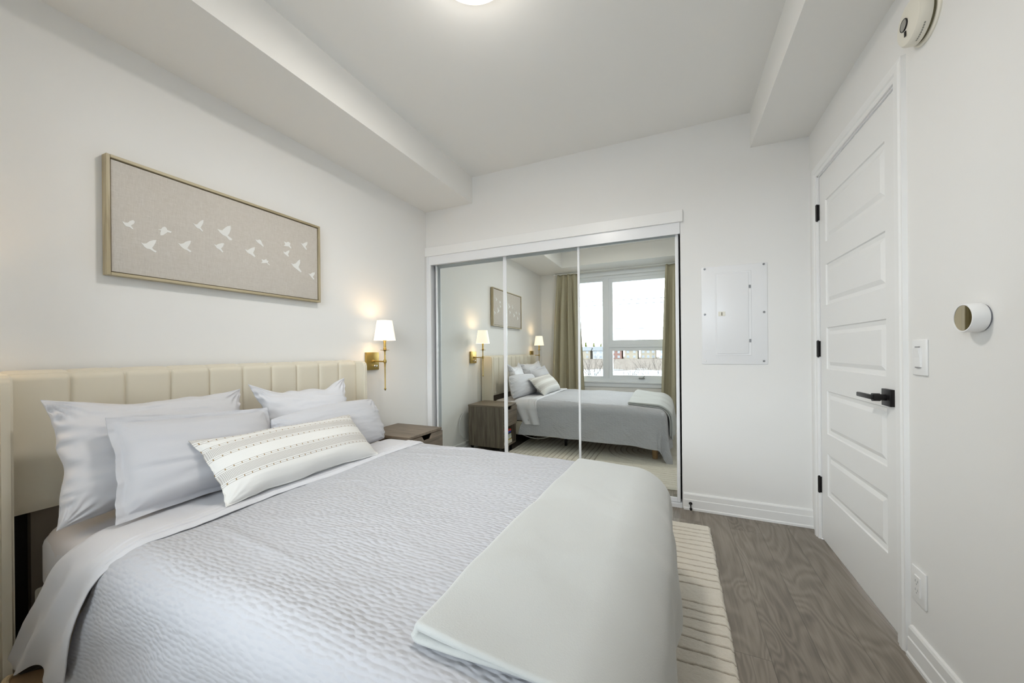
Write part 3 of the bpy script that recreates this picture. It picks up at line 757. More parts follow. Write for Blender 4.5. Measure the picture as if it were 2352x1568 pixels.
# flat sheet folded back over the quilt
def flat_sheet():
    ns, ntt = 200, 520
    s0 = np.linspace(0, 1, ns)[:, None]; t0 = np.linspace(0, 1, ntt)[None, :]
    ta, tb = YA - .42, YB + .245
    Tt = ta + t0 * (tb - ta) + 0 * s0
    overA = np.maximum(0, YA + .02 - Tt); overB = np.maximum(0, Tt - YB + .02)
    s_l = .42 - .02 * np.sin(Tt * 3) - .60 * overA - .32 * overA ** 2 + .12 * (overB / .25)
    s_r = .690 + .008 * np.sin(Tt * 11) - .31 * overA + .28 * overB
    S = s_l + s0 * (s_r - s_l)
    # hem length varies along the width on the window side
    hemA = 1.08 - .07 * np.exp(-((s0 - .52) / .16) ** 2) + .0 * t0 - .27 * s0
    Tt = np.where(overA > 0, YA + .02 - overA * hemA, Tt)
    P = drape(S, Tt, .024, flare=.05, seed=2.0, hemwave=.0, r=.085)
    over = np.maximum(overA, overB)
    P[..., 1] -= (overA > 0) * sstep(0, .3, overA) * .020 * (.5 + .5 * np.sin(s0 * 13 + 1.2 + overA * 4)) * (1.0)
    P[..., 1] -= (overA > 0) * sstep(0.02, .35, overA) * .012
    P[..., 1] += (overB > 0) * sstep(0, .2, overB) * .020 * (.5 + .5 * np.sin(s0 * 12))
    # layers: raised ridge of the folded hem near the quilt edge, two crease lines
    w = s0 + 0 * t0
    flat = 1 - sstep(-.01, .13, over)
    P[..., 2] += (.005 * sstep(.60, .66, w) - .004 * np.exp(-((w - .78) / .012) ** 2) - .009 * np.exp(-((w - .90) / .012) ** 2) - .010 * (1 - sstep(0, .12, w)) - .009 * sstep(.95, 1.0, w)) * flat
    nn = normals(P); nn *= np.sign(nn[ns // 2, ntt // 2, 2])
    wr_ = .003 * vnoise(S * 5, Tt * 16, 4, 3) + .004 * sstep(.03, .2, overA) * np.sin(s0 * 17 + Tt * 6 + 3 * vnoise(S * 3, Tt * 3, 6, 2))
    P = P + nn * wr_[..., None]
    me = grid_mesh('flat_sheet', P)
    o = finish('flat_sheet', me, M['sheet'], None, (.56, -1.62, .2), True, 180)
    rim_solid(o, .003)
    tag(o, 'white top sheet folded back over the quilt below the pillows', 'bed sheet')
flat_sheet()

# grey valance cloth glimpsed below the quilt on the window side
# ------------------------------------------------------------------ fleece throw folded over the foot
def throw():
    nt_ = 330
    # closed outline in (s, n): folded in two, soft fold at the head side
    s_edge, s_end_top, s_end_bot = 1.668, 2.275, 2.245
    nb, tt_ = .020, .0145      # height above the mattress line, layer thickness
    Rf = tt_ / 2 + .0012; sc = s_edge + .018; mid = nb + tt_ + .0012
    cen = [(q, nb + tt_ / 2, 0, -1) for q in np.linspace(s_end_bot, sc, 80)]
    for a in np.linspace(-PI / 2, PI / 2, 14)[1:-1]: cen.append((sc - Rf * math.cos(a), mid + Rf * math.sin(a), -math.cos(a), math.sin(a)))
    cen += [(q, nb + 1.5 * tt_ + .0024, 0, 1) for q in np.linspace(sc, s_end_top, 95)]
    cen = np.array(cen); nc = len(cen)
    tA, tB = -2.213, -1.020
    t0 = np.linspace(0, 1, nt_)[None, :]
    e = np.minimum(t0, 1 - t0) * (tB - tA)
    k = np.sqrt(np.clip(1 - (1 - np.clip(e / .007, 0, 1)) ** 2, 0, 1)) * .8 + .2
    es = np.minimum(np.arange(nc), np.arange(nc)[::-1])[:, None] / 1.0
    k = k * np.clip(.35 + .65 * es / 2, 0, 1)
    So = cen[:, :1] + cen[:, 2:3] * tt_ / 2 * k; No = cen[:, 1:2] + cen[:, 3:4] * tt_ / 2 * k
    Si = cen[:, :1] - cen[:, 2:3] * tt_ / 2 * k; Ni = cen[:, 1:2] - cen[:, 3:4] * tt_ / 2 * k
    S = np.vstack([So, Si[::-1]]); Nn = np.vstack([No, Ni[::-1]])
    top = sstep(nb + tt_, nb + 2 * tt_, Nn); m_ = 2 * nc
    Tt = tA + t0 * (tB - tA) + 0 * S
    Tt = Tt + .020 * np.sin(S * 5.5 + .5) * (1 - t0) * 1.0 + (.010 * np.sin(S * 14)) * (1 - t0) - .014 * (1 - t0) * (Nn < nb + tt_) * np.sin(S * 9)
    S = S + .004 * np.sin(Tt * 5) - .028 * (1 - t0) * (1 - sstep(1.68, 1.92, S))
    hangx = np.clip((S - XF) / .25, 0, 1)
    P = drape(S, Tt, 0, flare=.02, r=.085, hemwave=.0, wamp=0.0)
    nn0 = normals(drape(S, Tt, 0, flare=.02, r=.085, hemwave=0, wamp=0.0))
    # analytic outward normal: from rounded profile in x and y
    xi = XF - .085; ya = YA + .085; yb = YB - .085
    ax = np.maximum(S - xi, 0); ay = np.where(Tt < ya, Tt - ya, np.where(Tt > yb, Tt - yb, 0.0)); L = np.hypot(ax, ay) + 1e-9
    th = np.clip(L / .085, 0, PI / 2)
    nx = np.where(L > 1e-6, ax / L * np.sin(th), 0); ny = np.where(L > 1e-6, ay / L * np.sin(th), 0); nz = np.cos(th)
    off = Nn + .010 * top * np.sin(S * 8 + Tt * 2) * 0.5 + .009 * vnoise(S * 2.6, Tt * 2.6, 41, 3) + .004 * np.abs(vnoise((S + Tt) * 5, (S - Tt) * 2, 43, 2)) * top
    off = off + hangx * (.010 * np.sin(Tt * 19 + 3 * S + 2 * vnoise(Tt * 2, S * 2, 47, 2)) + .008 * np.sin(Tt * 8.5 + 1.0)) + .022 * sstep(XF - .06, XF + .10, S)
    off = off + .006 * np.exp(-(((Tt + 1.9) - .9 * (S - 1.8)) / .07) ** 2) - .006 * np.exp(-(((Tt + 1.5) - .7 * (S - 1.75)) / .06) ** 2)
    P[..., 0] += nx * off; P[..., 1] += ny * off; P[..., 2] += nz * off
    me = grid_mesh('throw_blanket', P, closed_u=True)
    bmx = bmesh.new(); bmx.from_mesh(me); bmx.verts.ensure_lookup_table()
    for col_ in (0, nt_ - 1):
        for i in range(nc - 1):
            q = [bmx.verts[a_ * nt_ + col_] for a_ in (i, i + 1, m_ - 2 - i, m_ - 1 - i)]
            try: bmx.faces.new(q)
            except ValueError: pass
    bmesh.ops.recalc_face_normals(bmx, faces=bmx.faces); bmx.to_mesh(me); bmx.free()
    o = finish('throw_blanket', me, M['throw'], None, (1.95, -1.62, .3), True, 180)
    tag(o, 'pale sage fleece throw folded across the foot of the bed', 'throw blanket')
throw()

# ------------------------------------------------------------------ pillows
def pillow(name, cTL, cTR, cBL, cBR, thick, label, m, seed, bow=.03, ear=.5, n=70, back=(-1, 0, 0), flange=0.0, wr=.006, uvm=False, cat='pillow', group=None, sagz=0.0, crease=None, rc=0.0):
    """four corners of the front-facing seam quad; thickness to both sides"""
    u = np.linspace(-1, 1, n)[:, None] * np.ones((1, n)); v = np.linspace(-1, 1, n)[None, :] * np.ones((n, 1))
    # denser near the rim
    u = np.sin(u * PI / 2 * .96) / math.sin(PI / 2 * .96); v = np.sin(v * PI / 2 * .96) / math.sin(PI / 2 * .96)
    a = (u + 1) / 2; b = (v + 1) / 2        # a: left->right, b: bottom->top
    cs = [np.array(c, float) for c in (cTL, cTR, cBL, cBR)]
    width = np.linalg.norm(cs[1] - cs[0]); height = np.linalg.norm(cs[0] - cs[2])
    # edges pulled inwards between the corners
    if rc:
        u_, v_ = u, v
        sq = lambda w_: np.sqrt(1 - rc * w_ ** 4)
        a = (u_ * sq(v_) + 1) / 2; b = (v_ * sq(u_) + 1) / 2
    bu = bow / width * 2 * (1 - v ** 2) * np.sign(u) * np.abs(u) ** 3; bv = bow / height * 2 * (1 - u ** 2) * np.sign(v) * np.abs(v) ** 3
    aa = a - bu * (.75 + .25 * vnoise(v * 3, u * 0 + seed, seed, 2)) ; bb = b - bv * (.6 + .4 * vnoise(u * 3, v * 0 + seed, seed + 2, 2))
    Q = ((1 - aa) * bb)[..., None] * cs[0] + (aa * bb)[..., None] * cs[1] + ((1 - aa) * (1 - bb))[..., None] * cs[2] + (aa * (1 - bb))[..., None] * cs[3]
    ex = (cs[1] - cs[0] + cs[3] - cs[2]) / 2; ez = (cs[0] - cs[2] + cs[1] - cs[3]) / 2
    nrm = np.cross(ex, ez); nrm /= np.linalg.norm(nrm)
    if np.dot(nrm, np.array(back)) > 0: nrm = -nrm        # front direction
    fl = flange
    uu = np.clip(np.abs(u) / (1 - fl * 2 / width), 0, 1); vv = np.clip(np.abs(v) / (1 - fl * 2 / height), 0, 1)
    prof = np.clip((1 - uu ** 2.6), 0, 1) ** .55 * np.clip((1 - vv ** 2.6), 0, 1) ** .55
    sag = 1 - .18 * v          # fuller low down
    base = thick / 2 * prof * sag
    rad = np.minimum(1 - uu, 1 - vv)
    wrk = vnoise(u * 2.2 + v, v * 7 + .6 * u, seed + 5, 4) * (prof ** .5) * wr
    # pull wrinkles from corners
    for (cu, cv) in ((-1, -1), (1, -1), (-1, 1), (1, 1)):
        du = u - cu; dv = v - cv; rr_ = np.hypot(du * width, dv * height); an = np.arctan2(dv * height, du * width)
        wrk = wrk + wr * .8 * np.sin(an * 17 + seed * 3 + cu) * np.exp(-((rr_ - .10) / .075) ** 2) * prof ** .4
    # short crosswise tucks along the side seams
    wrk = wrk + wr * .9 * np.sin(v * height * 62 + 4 * vnoise(u * 2, v * 3, seed + 8, 2)) * np.exp(-((1 - np.abs(u)) * width / .05) ** 2) * prof ** .3
    if crease:
        for (c0, c1, am, w_) in crease:
            d = (v - (c0 + c1 * u)); wrk = wrk - am * np.exp(-(d / w_) ** 2) * prof
    droop = -sagz * (1 - u ** 2) * np.clip(v, 0, 1) ** 2
    F_ = Q + nrm * (base + wrk)[..., None]; Bk = Q - nrm * (base * .8 - .3 * wrk)[..., None]
    F_[..., 2] += droop; Bk[..., 2] += droop
    # weld: the border of both sheets coincides
    bord = (prof < 1e-6)
    wav = vnoise(u * 9, v * 9, seed + 20, 2) * .006 * (1 if flange else .5)
    F_ += nrm * (np.where(bord, wav + .0012, wav * 0))[..., None]; Bk += nrm * (np.where(bord, wav - .0012, wav * 0))[..., None]
    nn_ = n * n; idx = np.arange(nn_).reshape(n, n)
    faces = []
    for off_, rev in ((0, False), (nn_, True)):
        A_ = idx[:-1, :-1].ravel() + off_; B_ = idx[1:, :-1].ravel() + off_; C_ = idx[1:, 1:].ravel() + off_; D_ = idx[:-1, 1:].ravel() + off_
        q = np.stack([A_, B_, C_, D_], 1) if not rev else np.stack([D_, C_, B_, A_], 1); faces += q.tolist()
    ring = list(idx[:, 0]) + list(idx[-1, 1:]) + list(idx[-2::-1, -1]) + list(idx[0, -2:0:-1])
    for i in range(len(ring)):
        p_, q_ = int(ring[i]), int(ring[(i + 1) % len(ring)]); faces.append([p_, p_ + nn_, q_ + nn_, q_])
    me = bpy.data.meshes.new(name); me.from_pydata(np.vstack([F_.reshape(-1, 3), Bk.reshape(-1, 3)]).tolist(), [], faces)
    UV = np.stack([a * width, b * height], -1).reshape(-1, 2); UV = np.vstack([UV, UV])
    l = me.uv_layers.new(name='UVMap'); vi = np.zeros(len(me.loops), dtype=np.int32); me.loops.foreach_get('vertex_index', vi); l.data.foreach_set('uv', UV[vi].ravel())
    me.update()
    bmx = bmesh.new(); bmx.from_mesh(me); bmesh.ops.recalc_face_normals(bmx, faces=bmx.faces); bmx.to_mesh(me); bmx.free()
    c = (cs[2] + cs[3]) / 2
    o = finish(name, me, m, None, tuple(c), True, 180)
    tag(o, label, cat, group)
    return o

G = 'white bed pillows'
pillow('bed_pillow', (.225, -2.335, .955), (.17, -1.705, .928), (.345, -2.335, .550), (.33, -1.72, .550), .15,
       'white sateen pillow against the headboard, nearest the window', M['case_satin'], 1.3, bow=.018, wr=.014, group=G, sagz=.012)
pillow('bed_pillow', (.175, -1.672, .948), (.245, -1.155, .945), (.30, -1.68, .550), (.36, -1.08, .550), .15,
       'white sateen pillow with peaked corners against the headboard, nearest the brass lamp', M['case_satin'], 4.1, bow=.03, wr=.012, group=G, sagz=.030)
pillow('bed_pillow', (.355, -2.235, .893), (.335, -1.675, .845), (.50, -2.262, .556), (.46, -1.655, .552), .15,
       'matte white flanged pillow in the front row, behind the striped cushion', M['case'], 7.7, bow=.012, wr=.004, flange=.022, rc=.05, group=G, crease=[(-.22, -.12, .012, .05), (-.35, .25, .006, .09)])
pillow('bed_pillow', (.375, -1.705, .795), (.325, -1.000, .805), (.44, -1.66, .548), (.40, -.965, .540), .16,
       'matte white slumped pillow beside the nightstand', M['case'], 9.2, bow=.0, wr=.008, rc=.10, group=G, sagz=-.012)
pillow('lumbar_pillow', (.475, -2.052, .780), (.455, -1.305, .757), (.660, -2.030, .556), (.665, -1.305, .556), .165,
       'long white cushion with brown woven stripes leaning on the pillows', M['lumbar'], 12.5, bow=.014, wr=.003, flange=.004, n=90, cat='cushion')

# ------------------------------------------------------------------ nightstand and books
def nightstand():
    x0, x1, y0, y1, zt = .068, .486, -.846, -.478, .527
    t = thing('nightstand', ((x0 + x1) / 2, (y0 + y1) / 2, 0), 'grey-brown wood nightstand with cut-out drawer beside the bed', 'nightstand')
    top = obj('top', B(x0 - .002, x1 + .004, y0 - .004, y1 + .004, zt - .018, zt, .0015, 1), M['walnut_h'], t, smooth=False)
    zb_ = .088
    for a, b in ((y0, y0 + .016), (y1 - .016, y1)):
        obj('side_panel', B(x0, x1, a, b, zb_, zt - .018, .001, 1), M['walnut_v'], t, smooth=False)
    obj('back_panel', B(x0, x0 + .008, y0 + .016, y1 - .016, zb_, zt - .018), M['walnut_y'], t, smooth=False)
    obj('shelf', B(x0 + .008, x1 - .003, y0 + .016, y1 - .016, .300, .314), M['walnut_y'], t, smooth=False)
    obj('bottom_panel', B(x0 + .008, x1, y0 + .016, y1 - .016, zb_, zb_ + .016), M['walnut_y'], t, smooth=False)
    # drawer front with trapezoid notch
    ym = (y0 + y1) / 2; zt2 = zt - .021
    out = [(y0 + .001, .303), (y1 - .001, .303), (y1 - .001, zt2), (ym + .062, zt2), (ym + .038, zt2 - .034), (ym - .038, zt2 - .034), (ym - .062, zt2), (y0 + .001, zt2)]
    bm = bmesh.new(); prism(bm, out, lambda a, b, h: Vector((h, a, b)), x1 - .002, x1 + .014)
    obj('drawer', bm, M['walnut_y'], t, smooth=False)
    for xx in (x0 + .03, x1 - .052):
        for yy in (y0 + .03, y1 - .03):
            bm = bmesh.new(); lathe(bm, [(.012, 0), (.014, .06), (.020, .088)], (xx, yy, 0), n=16); obj('leg', bm, M['black_metal'], t)
nightstand()
def book(x0, x1, y0, y1, z0, h, col, name, label, rot=0):
    t = thing('book', ((x0 + x1) / 2, (y0 + y1) / 2, z0), label, 'book', 'books stacked in the nightstand')
    m_ = mat('book_cover_' + name, col, .5)
    bm = bmesh.new(); box(bm, x0, x1, y0, y1, z0, z0 + .002); box(bm, x0, x1, y0, y1, z0 + h - .002, z0 + h); box(bm, x1 - .003, x1, y0, y1, z0 + .002, z0 + h - .002)
    obj('cover', bm, m_, t, smooth=False)
    obj('pages', B(x0 + .004, x1 - .003, y0 + .004, y1 - .004, z0 + .002, z0 + h - .002), M['paper'], t, smooth=False)
    t.rotation_euler = (0, 0, rot)
z = .1045
for (w_, d_, h_, col, nm, lb, rot) in (
    (.16, .24, .034, (.74, .71, .62, 1), 'cream', 'thick cream book at the bottom of the nightstand stack', .02),
    (.15, .22, .014, (.55, .40, .06, 1), 'mustard', 'thin mustard book low in the nightstand stack', -.03),
    (.155, .21, .022, (.62, .64, .60, 1), 'grey', 'pale grey book above the mustard book', .03),
    (.155, .21, .024, (.50, .54, .42, 1), 'sage', 'pale green patterned book in mid stack of the nightstand', .0),
    (.15, .20, .020, (.012, .016, .07, 1), 'navy', 'navy book under the bright blue one', -.04),
    (.15, .19, .012, (.02, .09, .62, 1), 'blue', 'thin bright blue book under the red one', .02),
    (.15, .19, .020, (.62, .04, .02, 1), 'red', 'red book on top of the nightstand stack', .05)):
    book(.47 - w_, .47, -.70 - d_ / 2 + .05, -.70 + d_ / 2 + .05, z, h_, col, nm, lb, rot); z += h_ + .0008

# ------------------------------------------------------------------ brass wall lamps
def sconce():
    y, xr = -.690, .138
    t = thing('wall_lamp', (0, y, .967), 'brass wall lamp with lit white cone shade above the nightstand', 'wall lamp', 'brass bedside wall lamps')
    pl_ = obj('back_plate', B(.0, .020, y - .062, y + .062, .967, 1.101, .002, 2), M['brass'], t)
    bm = bmesh.new(); lathe(bm, [(.009, 0), (.009, .010), (.005, .014), (.005, .022), (.008, .026), (.0, .030)], (.020, y + .010, .997), (1, 0, 0), 16); obj('switch_knob', bm, M['chrome'], pl_)
    bm = bmesh.new(); cyl(bm, (.018, y, 1.032), (xr, y, 1.032), .0055, 14); lathe(bm, [(.012, 0), (.012, .006), (.006, .010)], (.019, y, 1.032), (1, 0, 0), 16); obj('arm', bm, M['brass'], t)
    bm = bmesh.new(); lathe(bm, [(.0, .812), (.004, .818), (.008, .828), (.0045, .838), (.0045, .985), (.006, 1.0), (.006, 1.015), (.011, 1.025), (.012, 1.032), (.011, 1.040), (.006, 1.05), (.0055, 1.095), (.007, 1.112)], (xr, y, 0), n=20, caps=False); obj('stem', bm, M['brass'], t)
    bm = bmesh.new(); lathe(bm, [(.006, 1.108), (.012, 1.114), (.033, 1.1155), (.034, 1.118), (.012, 1.119), (.0, 1.119)], (xr, y, 0), n=28); obj('drip_cup', bm, M['brass'], t)
    bm = bmesh.new(); lathe(bm, [(.011, 1.118), (.012, 1.132), (.0095, 1.134), (.0095, 1.184), (.013, 1.186), (.013, 1.190), (.0, 1.190)], (xr, y, 0), n=20); obj('candle_sleeve', bm, M['brass'], t)
    bm = bmesh.new(); z0_, z1_ = 1.190, 1.337
    lathe(bm, [(.078, z0_), (.055, z1_), (.0535, z1_), (.0765, z0_), (.078, z0_)], (xr, y, 0), n=48, caps=False); sh = obj('lamp_shade', bm, M['shade'], t)
    bm = bmesh.new(); lathe(bm, [(.0, 1.19), (.012, 1.20), (.018, 1.225), (.012, 1.25), (.0, 1.258)], (xr, y, 0), n=16); obj('bulb', bm, emis('lit_bulb', (1, .8, .52, 1), 4), t)
    l = bpy.data.lights.new('sconce_light', 'POINT'); l.energy = LAMP_SCONCE; l.color = (1, .68, .36); l.shadow_soft_size = .025
    lo = bpy.data.objects.new('sconce_light', l); COL.objects.link(lo); lo.parent = t; lo.location = (xr, 0, 1.295 - .967)
    return t
s1 = sconce()
s2 = s1.copy(); COL.objects.link(s2); s2.location = (0, -2.605, .967)
s2['label'] = 'brass wall lamp on the window side of the bed, shown small in the mirror'
for ch in list(s1.children):
    c = ch.copy(); COL.objects.link(c); c.parent = s2
    for g_ in ch.children:
        d = g_.copy(); COL.objects.link(d); d.parent = c

# ------------------------------------------------------------------ picture
BIRDS = [[(-2.071,1.653),(-2.063,1.649),(-2.054,1.651),(-2.047,1.661),(-2.037,1.668),(-2.032,1.662),(-2.035,1.652),(-2.044,1.642),(-2.036,1.629),(-2.04,1.629),(-2.049,1.635),(-2.059,1.635),(-2.065,1.641)],[(-2.013,1.58),(-2.005,1.577),(-1.996,1.58),(-1.985,1.593),(-1.972,1.601),(-1.962,1.604),(-1.965,1.591),(-1.972,1.575),(-1.977,1.566),(-1.971,1.559),(-1.962,1.555),(-1.965,1.548),(-1.974,1.552),(-1.983,1.558),(-1.994,1.558),(-2.003,1.565)],[(-1.958,1.652),(-1.946,1.656),(-1.942,1.665),(-1.934,1.672),(-1.927,1.669),(-1.924,1.66),(-1.909,1.657),(-1.911,1.65),(-1.923,1.651),(-1.93,1.642),(-1.939,1.632),(-1.948,1.628),(-1.949,1.639),(-1.946,1.651)],[(-1.828,1.723),(-1.819,1.718),(-1.811,1.72),(-1.802,1.735),(-1.791,1.747),(-1.785,1.749),(-1.786,1.736),(-1.793,1.718),(-1.798,1.709),(-1.787,1.696),(-1.79,1.692),(-1.802,1.702),(-1.811,1.703),(-1.817,1.708)],[(-1.886,1.612),(-1.876,1.61),(-1.866,1.615),(-1.854,1.627),(-1.841,1.634),(-1.836,1.635),(-1.839,1.62),(-1.848,1.602),(-1.85,1.596),(-1.835,1.587),(-1.839,1.58),(-1.852,1.587),(-1.864,1.59),(-1.874,1.598)],[(-1.727,1.725),(-1.715,1.723),(-1.705,1.723),(-1.695,1.737),(-1.681,1.752),(-1.667,1.759),(-1.666,1.741),(-1.672,1.719),(-1.681,1.704),(-1.659,1.692),(-1.664,1.683),(-1.674,1.684),(-1.688,1.698),(-1.701,1.7),(-1.715,1.71)],[(-1.742,1.645),(-1.732,1.641),(-1.723,1.65),(-1.708,1.658),(-1.697,1.66),(-1.701,1.645),(-1.711,1.63),(-1.701,1.616),(-1.705,1.612),(-1.718,1.623),(-1.73,1.628)],[(-1.548,1.722),(-1.535,1.72),(-1.524,1.727),(-1.515,1.723),(-1.511,1.711),(-1.501,1.695),(-1.505,1.692),(-1.518,1.701),(-1.532,1.707)],[(-1.601,1.656),(-1.586,1.652),(-1.575,1.663),(-1.558,1.675),(-1.548,1.679),(-1.55,1.664),(-1.558,1.645),(-1.546,1.629),(-1.55,1.624),(-1.569,1.634),(-1.586,1.64)],[(-1.514,1.622),(-1.501,1.619),(-1.488,1.628),(-1.485,1.62),(-1.475,1.62),(-1.481,1.609),(-1.469,1.6),(-1.472,1.596),(-1.487,1.607),(-1.502,1.602),(-1.516,1.6),(-1.509,1.609)],[(-1.386,1.755),(-1.373,1.751),(-1.36,1.759),(-1.347,1.754),(-1.35,1.739),(-1.34,1.726),(-1.345,1.723),(-1.358,1.732),(-1.373,1.73),(-1.388,1.728),(-1.378,1.738)],[(-1.39,1.696),(-1.378,1.692),(-1.367,1.702),(-1.354,1.711),(-1.354,1.7),(-1.363,1.685),(-1.356,1.674),(-1.361,1.671),(-1.372,1.677),(-1.385,1.683)],[(-1.28,1.774),(-1.267,1.771),(-1.252,1.783),(-1.236,1.791),(-1.238,1.775),(-1.249,1.759),(-1.24,1.744),(-1.246,1.741),(-1.261,1.752)],[(-1.345,1.638),(-1.331,1.633),(-1.314,1.641),(-1.3,1.66),(-1.286,1.671),(-1.286,1.65),(-1.297,1.622),(-1.277,1.599),(-1.283,1.593),(-1.307,1.606),(-1.328,1.618)],[(-1.232,1.598),(-1.218,1.595),(-1.204,1.607),(-1.185,1.612),(-1.189,1.599),(-1.201,1.581),(-1.19,1.568),(-1.197,1.565),(-1.214,1.579)]]
t = thing('picture', (0, -1.635, 1.42), 'wide framed linen picture of white birds above the bed', 'picture')
py0, py1, pz0, pz1 = -2.119, -1.151, 1.4235, 1.911
for nm_, a in (('left', (py0, py0 + .012, pz0, pz1)), ('right', (py1 - .012, py1, pz0, pz1))):
    obj('frame_stile', B(.004, .042, a[0], a[1], a[2], a[3], .0012, 1), M['frame_wood'], t, smooth=False)
for a in ((pz0, pz0 + .012), (pz1 - .012, pz1)):
    obj('frame_rail', B(.004, .042, py0 + .0125, py1 - .0125, a[0], a[1], .0012, 1), M['frame_wood_h'], t, smooth=False)
obj('frame_gap', B(.004, .012, py0 + .0122, py1 - .0122, pz0 + .0122, pz1 - .0122), mat('dark_frame_recess', (.10, .085, .06, 1), .8), t, smooth=False)
cv = obj('canvas', B(.0125, .034, py0 + .016, py1 - .016, pz0 + .016, pz1 - .016, .002, 2), M['canvas'], t)
for pts in BIRDS:
    bm = bmesh.new(); prism(bm, pts, lambda a, b, h: Vector((h, a, b)), .0338, .0352); obj('painted_bird', bm, M['bird'], cv, smooth=False)


# ------------------------------------------------------------------ electrical panel, switch, outlet, sensor, smoke alarm, door stop
t = thing('electrical_panel', (2.473, 0, 1.0), 'white electrical breaker panel cover on the closet wall', 'electrical panel')
obj('cover_plate', B(2.286, 2.660, -.006, 0, 1.000, 1.654, .003, 2), M['panel_metal'], t)
obj('door_surround', B(2.366, 2.572, -.009, -.0055, 1.058, 1.610, .0015, 1), M['panel_metal'], t)
dr = obj('panel_door', B(2.376, 2.556, -.0135, -.0085, 1.070, 1.600, .002, 2), M['panel_metal'], t)
lt = obj('latch', B(2.384, 2.424, -.017, -.0125, 1.320, 1.350, .0012, 1), M['cream_plastic'], dr)
obj('latch_recess', B(2.402, 2.407, -.0178, -.0165, 1.324, 1.345), mat('latch_slot', (.15, .13, .10, 1), .7), lt, smooth=False)
for zz in (1.505, 1.154):
    obj('panel_hinge', B(2.559, 2.569, -.0125, -.0085, zz - .010, zz + .010, .001, 1), M['screw'], t)
for xx, zz in ((2.306, 1.642), (2.641, 1.642), (2.305, 1.336), (2.641, 1.336), (2.638, 1.022), (2.306, 1.020)):
    m_ = M['screw'] if (xx, zz) != (2.306, 1.020) else M['panel_metal']
    bm = bmesh.new(); lathe(bm, [(.0065, .005), (.0065, .009), (.004, .0115), (0, .012)], (xx, 0, zz), (0, -1, 0), 16); obj('screw', bm, m_, t)

def wall_plate(name, yc, zc, label, cat):
    t = thing(name, (W, yc, zc - .06), label, cat)
    obj('cover_plate', B(W - .007, W, yc - .039, yc + .039, zc - .061, zc + .061, .003, 3), M['plastic'], t)
    obj('insert', B(W - .0105, W - .006, yc - .0165, yc + .0165, zc - .034, zc + .034, .001, 1), M['plastic'], t)
    return t
t = wall_plate('light_switch', -1.097, 1.066, 'white rocker light switch beside the door', 'light switch')
bm = bmesh.new(); prism(bm, [(W - .0105, 1.034), (W - .0105, 1.098), (W - .0165, 1.096), (W - .012, 1.066), (W - .0115, 1.036)], lambda a, b, h: Vector((a, h, b)), -1.112, -1.082)
obj('rocker', bm, M['plastic'], t, smooth=False)
for zz in (1.100, 1.030):
    obj('gap_line', B(W - .0115, W - .0100, -1.110, -1.084, zz, zz + .003), mat('shadow_slot_grey', (.25, .25, .26, 1), .8), t, smooth=False)
t = wall_plate('wall_outlet', -1.080, .277, 'white duplex wall outlet low beside the door', 'wall outlet')
slot = mat('outlet_slot', (.45, .45, .46, 1), .7)
for zz in (.262, .292):
    bm = bmesh.new()
    for dy in (-.006, .006): box(bm, W - .0112, W - .0100, -1.080 + dy - .0012, -1.080 + dy + .0012, zz - .002, zz + .006)
    lathe(bm, [(.0025, .0100), (.0025, .0112)], (W, -1.080, zz - .008), (-1, 0, 0), 12)
    obj('socket', bm, slot, t, smooth=False)

t = thing('thermostat', (W, -1.366, 1.14), 'round white wall sensor with bronze mirrored face beside the light switch', 'wall sensor')
bm = bmesh.new(); lathe(bm, [(.036, 0), (.036, .006), (.0, .006)], (W, -1.366, 1.180), (-1, 0, 0), 48); obj('mounting_ring', bm, mat('dark_grey_ring', (.18, .18, .2, 1), .5), t)
bm = bmesh.new(); lathe(bm, [(.038, .004), (.0395, .007), (.0395, .036), (.038, .0385), (.0355, .0385), (.0350, .036), (0, .036)], (W, -1.366, 1.180), (-1, 0, 0), 64); obj('housing', bm, M['plastic'], t)
bm = bmesh.new(); lathe(bm, [(.0350, .0362), (.0350, .0372), (0, .0374)], (W, -1.366, 1.180), (-1, 0, 0), 64); obj('face', bm, M['tinted_mirror'], t)

t = thing('smoke_alarm', (W, -1.142, 2.10), 'round ivory smoke alarm on the wall above the door frame', 'smoke alarm')
c_ = (W, -1.142, 2.182)
bm = bmesh.new(); lathe(bm, [(.078, 0), (.078, .004), (.074, .008), (0, .008)], c_, (-1, 0, 0), 64); obj('base_plate', bm, M['cream_plastic'], t)
bm = bmesh.new(); lathe(bm, [(.066, .007), (.066, .018), (0, .018)], c_, (-1, 0, 0), 64); obj('vent_slot', bm, M['olive_plastic'], t)
bm = bmesh.new(); lathe(bm, [(.071, .016), (.072, .020), (.070, .038), (.064, .046), (.045, .052), (.0, .055)], c_, (-1, 0, 0), 64); cvv = obj('cover', bm, M['cream_plastic'], t)
bm = bmesh.new(); lathe(bm, [(.018, .053), (.018, .056), (.0165, .0575), (0, .0575)], (W, -1.140, 2.178), (-1, 0, 0), 40); bt = obj('test_button', bm, mat('grey_speaker_grille', (.45, .44, .40, 1), .6, bump=(900, 1.0, .003)), t)
bm = bmesh.new(); lathe(bm, [(.0185, .052), (.0200, .0565), (.0185, .058), (.0175, .0560)], (W, -1.140, 2.178), (-1, 0, 0), 40, caps=False); obj('button_ring', bm, M['black_metal'], bt)
bm = bmesh.new()
for k in range(4): box(bm, W - .0565, W - .0535, -1.150, -1.142, 2.150 - k * .0045, 2.152 - k * .0045)
obj('printed_marks', bm, M['black_metal'], t, smooth=False)
bm = bmesh.new(); lb_m = mat('printed_rim_label', (.30, .29, .25, 1), .7)
